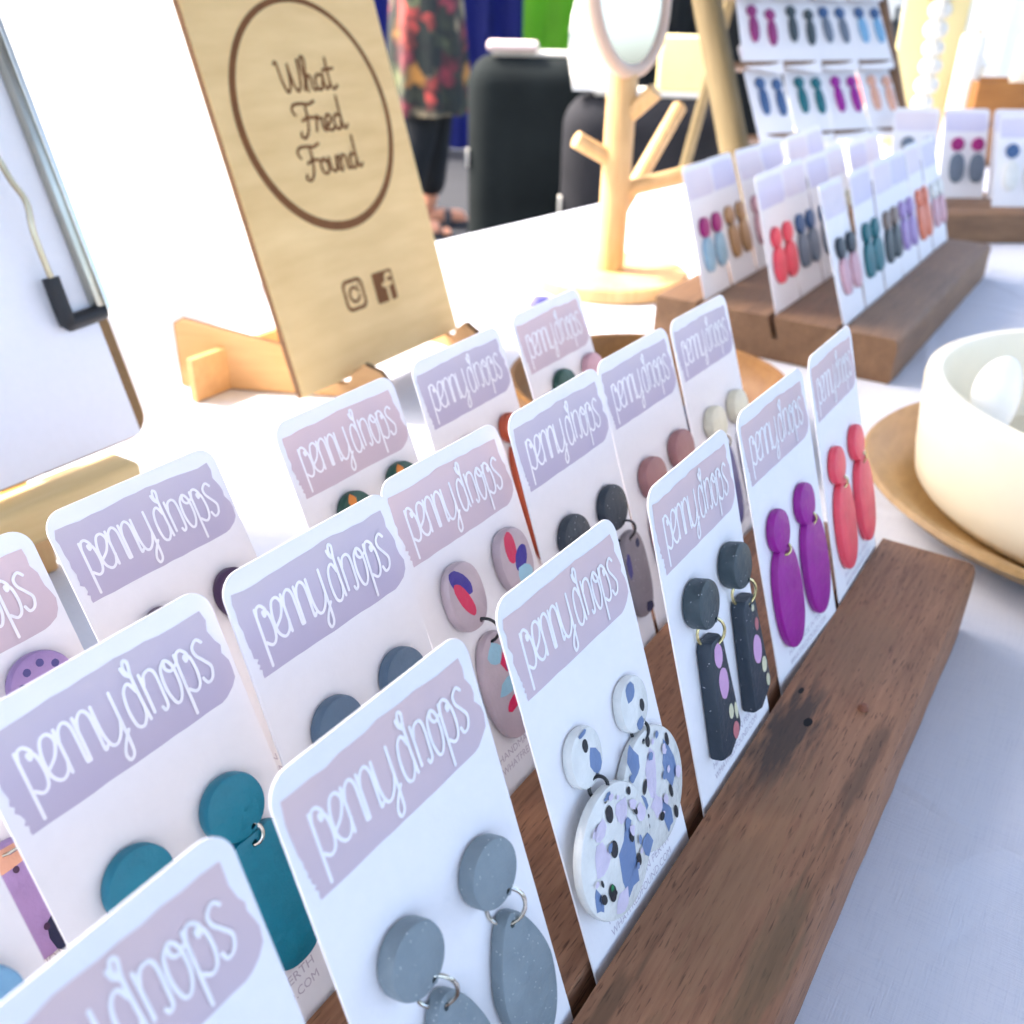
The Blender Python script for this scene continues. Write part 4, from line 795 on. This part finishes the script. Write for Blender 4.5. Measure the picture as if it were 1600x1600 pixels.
# ------------------------------------------------------------------ person in a floral dress
PF = T(64.2, 48.9, ZG) @ rz(R(-62))
per = empty('person', PF, 'person in a floral dress, black leggings and dark sandals behind the table', 'person')
M_SKIN = mat('skin', (214, 150, 116), .5, .05, 20, sss=.1); M_LEG = mat('black_leggings', (16, 20, 24), .8); M_SANDAL = mat('dark_sandal', (40, 44, 50), .6)
def skinned(verts, edges, radii, lvl=2):
    me = bpy.data.meshes.new('sk'); me.from_pydata(verts, edges, []); ob = bpy.data.objects.new('sk', me); C.objects.link(ob)
    md = ob.modifiers.new('s', 'SKIN'); md.use_smooth_shade = True
    for d, r in zip(me.skin_vertices[0].data, radii): d.radius = r if isinstance(r, tuple) else (r, r)
    me.skin_vertices[0].data[0].use_root = True
    sb = ob.modifiers.new('u', 'SUBSURF'); sb.levels = lvl; sb.render_levels = lvl
    dg = bpy.context.evaluated_depsgraph_get(); out = bpy.data.meshes.new_from_object(ob.evaluated_get(dg)); bpy.data.objects.remove(ob)
    out.shade_smooth(); return out
# local x = the way the person faces; metres
V = [(0, 0, .92), (0, 0, 1.15), (-.01, 0, 1.36), (.01, 0, 1.46), (.03, 0, 1.52), (.04, 0, 1.62),
     (0, .09, .86), (.02, .10, .48), (-.02, .11, .09), (-.05, .11, .045), (.15, .13, .03),
     (0, -.09, .86), (-.02, -.10, .48), (-.10, -.11, .09), (-.13, -.11, .045), (.07, -.13, .03),
     (-.01, .17, 1.37), (-.05, .22, 1.14), (.12, .15, 1.22), (.19, .10, 1.25),
     (-.01, -.17, 1.37), (-.05, -.22, 1.14), (.12, -.15, 1.22), (.19, -.10, 1.25)]
Ed = [(0, 1), (1, 2), (2, 3), (3, 4), (4, 5), (0, 6), (6, 7), (7, 8), (8, 9), (9, 10), (0, 11), (11, 12), (12, 13), (13, 14), (14, 15), (2, 16), (16, 17), (17, 18), (18, 19), (2, 20), (20, 21), (21, 22), (22, 23)]
Rd = [(.12, .15), (.10, .13), (.09, .14), .05, .06, (.085, .075), .085, .055, .038, .035, (.04, .022), .085, .055, .038, .035, (.04, .022), .05, .042, .032, (.04, .02), .05, .042, .032, (.04, .02)]
body = mesh_obj('body', skinned(V, Ed, Rd), M_SKIN, per)
for s, x0 in ((1, 0.), (-1, -.08)):
    bmv = skinned([(0, .09 * s, .84), (.02 + x0 * .3, .10 * s, .48), (-.02 + x0, .11 * s, .12)], [(0, 1), (1, 2)], [.105, .08, .07]); mesh_obj('legging', bmv, M_LEG, per)
    sole = slab([(p[0], p[1]) for p in ell(0, 0, 2.55, .85, 32, 0, 0, 2.3)], .35, .1); sole2 = sole.copy(); sole2.transform(Matrix.Translation((.045 + x0, .12 * s, .0)) @ Matrix.Rotation(R(-90), 4, 'X'))
    mesh_obj('sandal_sole', sole2, M_SANDAL, per)
    mesh_obj('sandal_strap', tube([(1.3 + x0 / S, (.12 * s) / S - .75, .2), (1.2 + x0 / S, (.12 * s) / S - .4, .95), (1.1 + x0 / S, (.12 * s) / S + .4, .95), (1.2 + x0 / S, (.12 * s) / S + .75, .2)], .3, 8), M_SANDAL, per)
    for k in range(5):
        mesh_obj('toe', lathe([(0, -.28), (.16, -.22), (.2, 0), (.16, .22), (0, .28)], 12), M_SKIN, per, T(3.35 + x0 / S - .12 * abs(k - 1.2), (.125 * s) / S + (k - 2) * .3, .42) @ ry(R(90)))
m = bpy.data.materials.new('floral_print'); m.use_nodes = True; n = m.node_tree; b = n.nodes['Principled BSDF']; b.inputs['Roughness'].default_value = .8
tc = n.nodes.new('ShaderNodeTexCoord'); vo = n.nodes.new('ShaderNodeTexVoronoi'); vo.inputs['Scale'].default_value = 13; nz = n.nodes.new('ShaderNodeTexNoise'); nz.inputs['Scale'].default_value = 14
mxv = n.nodes.new('ShaderNodeMix'); mxv.data_type = 'RGBA'; mxv.inputs[0].default_value = .12; n.links.new(tc.outputs['Object'], nz.inputs['Vector']); n.links.new(tc.outputs['Object'], mxv.inputs[6]); n.links.new(nz.outputs['Color'], mxv.inputs[7]); n.links.new(mxv.outputs[2], vo.inputs['Vector'])
sc_ = n.nodes.new('ShaderNodeSeparateColor'); n.links.new(vo.outputs['Color'], sc_.inputs[0]); rp = n.nodes.new('ShaderNodeValToRGB'); rp.color_ramp.interpolation = 'CONSTANT'; e = rp.color_ramp.elements
cols = [(.0, (40, 46, 40)), (.22, (190, 74, 64)), (.36, (112, 116, 80)), (.5, (190, 130, 60)), (.6, (58, 60, 46)), (.74, (160, 142, 108)), (.86, (140, 56, 64))]
e[0].color = lin(cols[0][1]) + (1,); e[1].position = cols[1][0]; e[1].color = lin(cols[1][1]) + (1,)
for pz, cc in cols[2:]: q = e.new(pz); q.color = lin(cc) + (1,)
n.links.new(sc_.outputs[0], rp.inputs['Fac']); dk = n.nodes.new('ShaderNodeMapRange'); dk.inputs[1].default_value = .25; dk.inputs[2].default_value = .6; dk.inputs[3].default_value = 0; dk.inputs[4].default_value = .8
n.links.new(vo.outputs['Distance'], dk.inputs[0]); mx = n.nodes.new('ShaderNodeMix'); mx.data_type = 'RGBA'; n.links.new(dk.outputs[0], mx.inputs[0]); n.links.new(rp.outputs['Color'], mx.inputs[6]); mx.inputs[7].default_value = lin((34, 36, 34)) + (1,); n.links.new(mx.outputs[2], b.inputs['Base Color'])
bm = bmesh.new(); rings = []
for (z, ax, ay, f) in ((.50, .17, .23, .022), (.6, .165, .22, .018), (.8, .155, .21, .01), (.95, .145, .195, .004), (1.08, .125, .165, .0), (1.22, .125, .165, .0), (1.36, .115, .175, 0), (1.43, .075, .13, 0), (1.46, .055, .07, 0)):
    rings.append([bm.verts.new(((ax + f * math.sin(9 * 2 * math.pi * j / 72)) * math.cos(2 * math.pi * j / 72) / S, (ay + f * math.sin(9 * 2 * math.pi * j / 72)) * math.sin(2 * math.pi * j / 72) / S, z / S)) for j in range(72)])
for A, B in zip(rings, rings[1:]):
    for j in range(72): bm.faces.new((A[j], A[(j + 1) % 72], B[(j + 1) % 72], B[j]))
mesh_obj('dress', me_from(bm), m, per)
bm = bmesh.new(); bmesh.ops.create_uvsphere(bm, u_segments=24, v_segments=16, radius=1)
for v in bm.verts: v.co = ((v.co.x * .10 - .01 + (-.03 if v.co.z < 0 else 0)) / S, v.co.y * .09 / S, (v.co.z * (.10 if v.co.z > 0 else .2) + 1.66) / S)
bmesh.ops.delete(bm, geom=[v for v in bm.verts if v.co.x * S > .055 and v.co.z * S < 1.66], context='VERTS')
mesh_obj('hair', me_from(bm), mat('dark_hair', (46, 34, 28), .6), per)
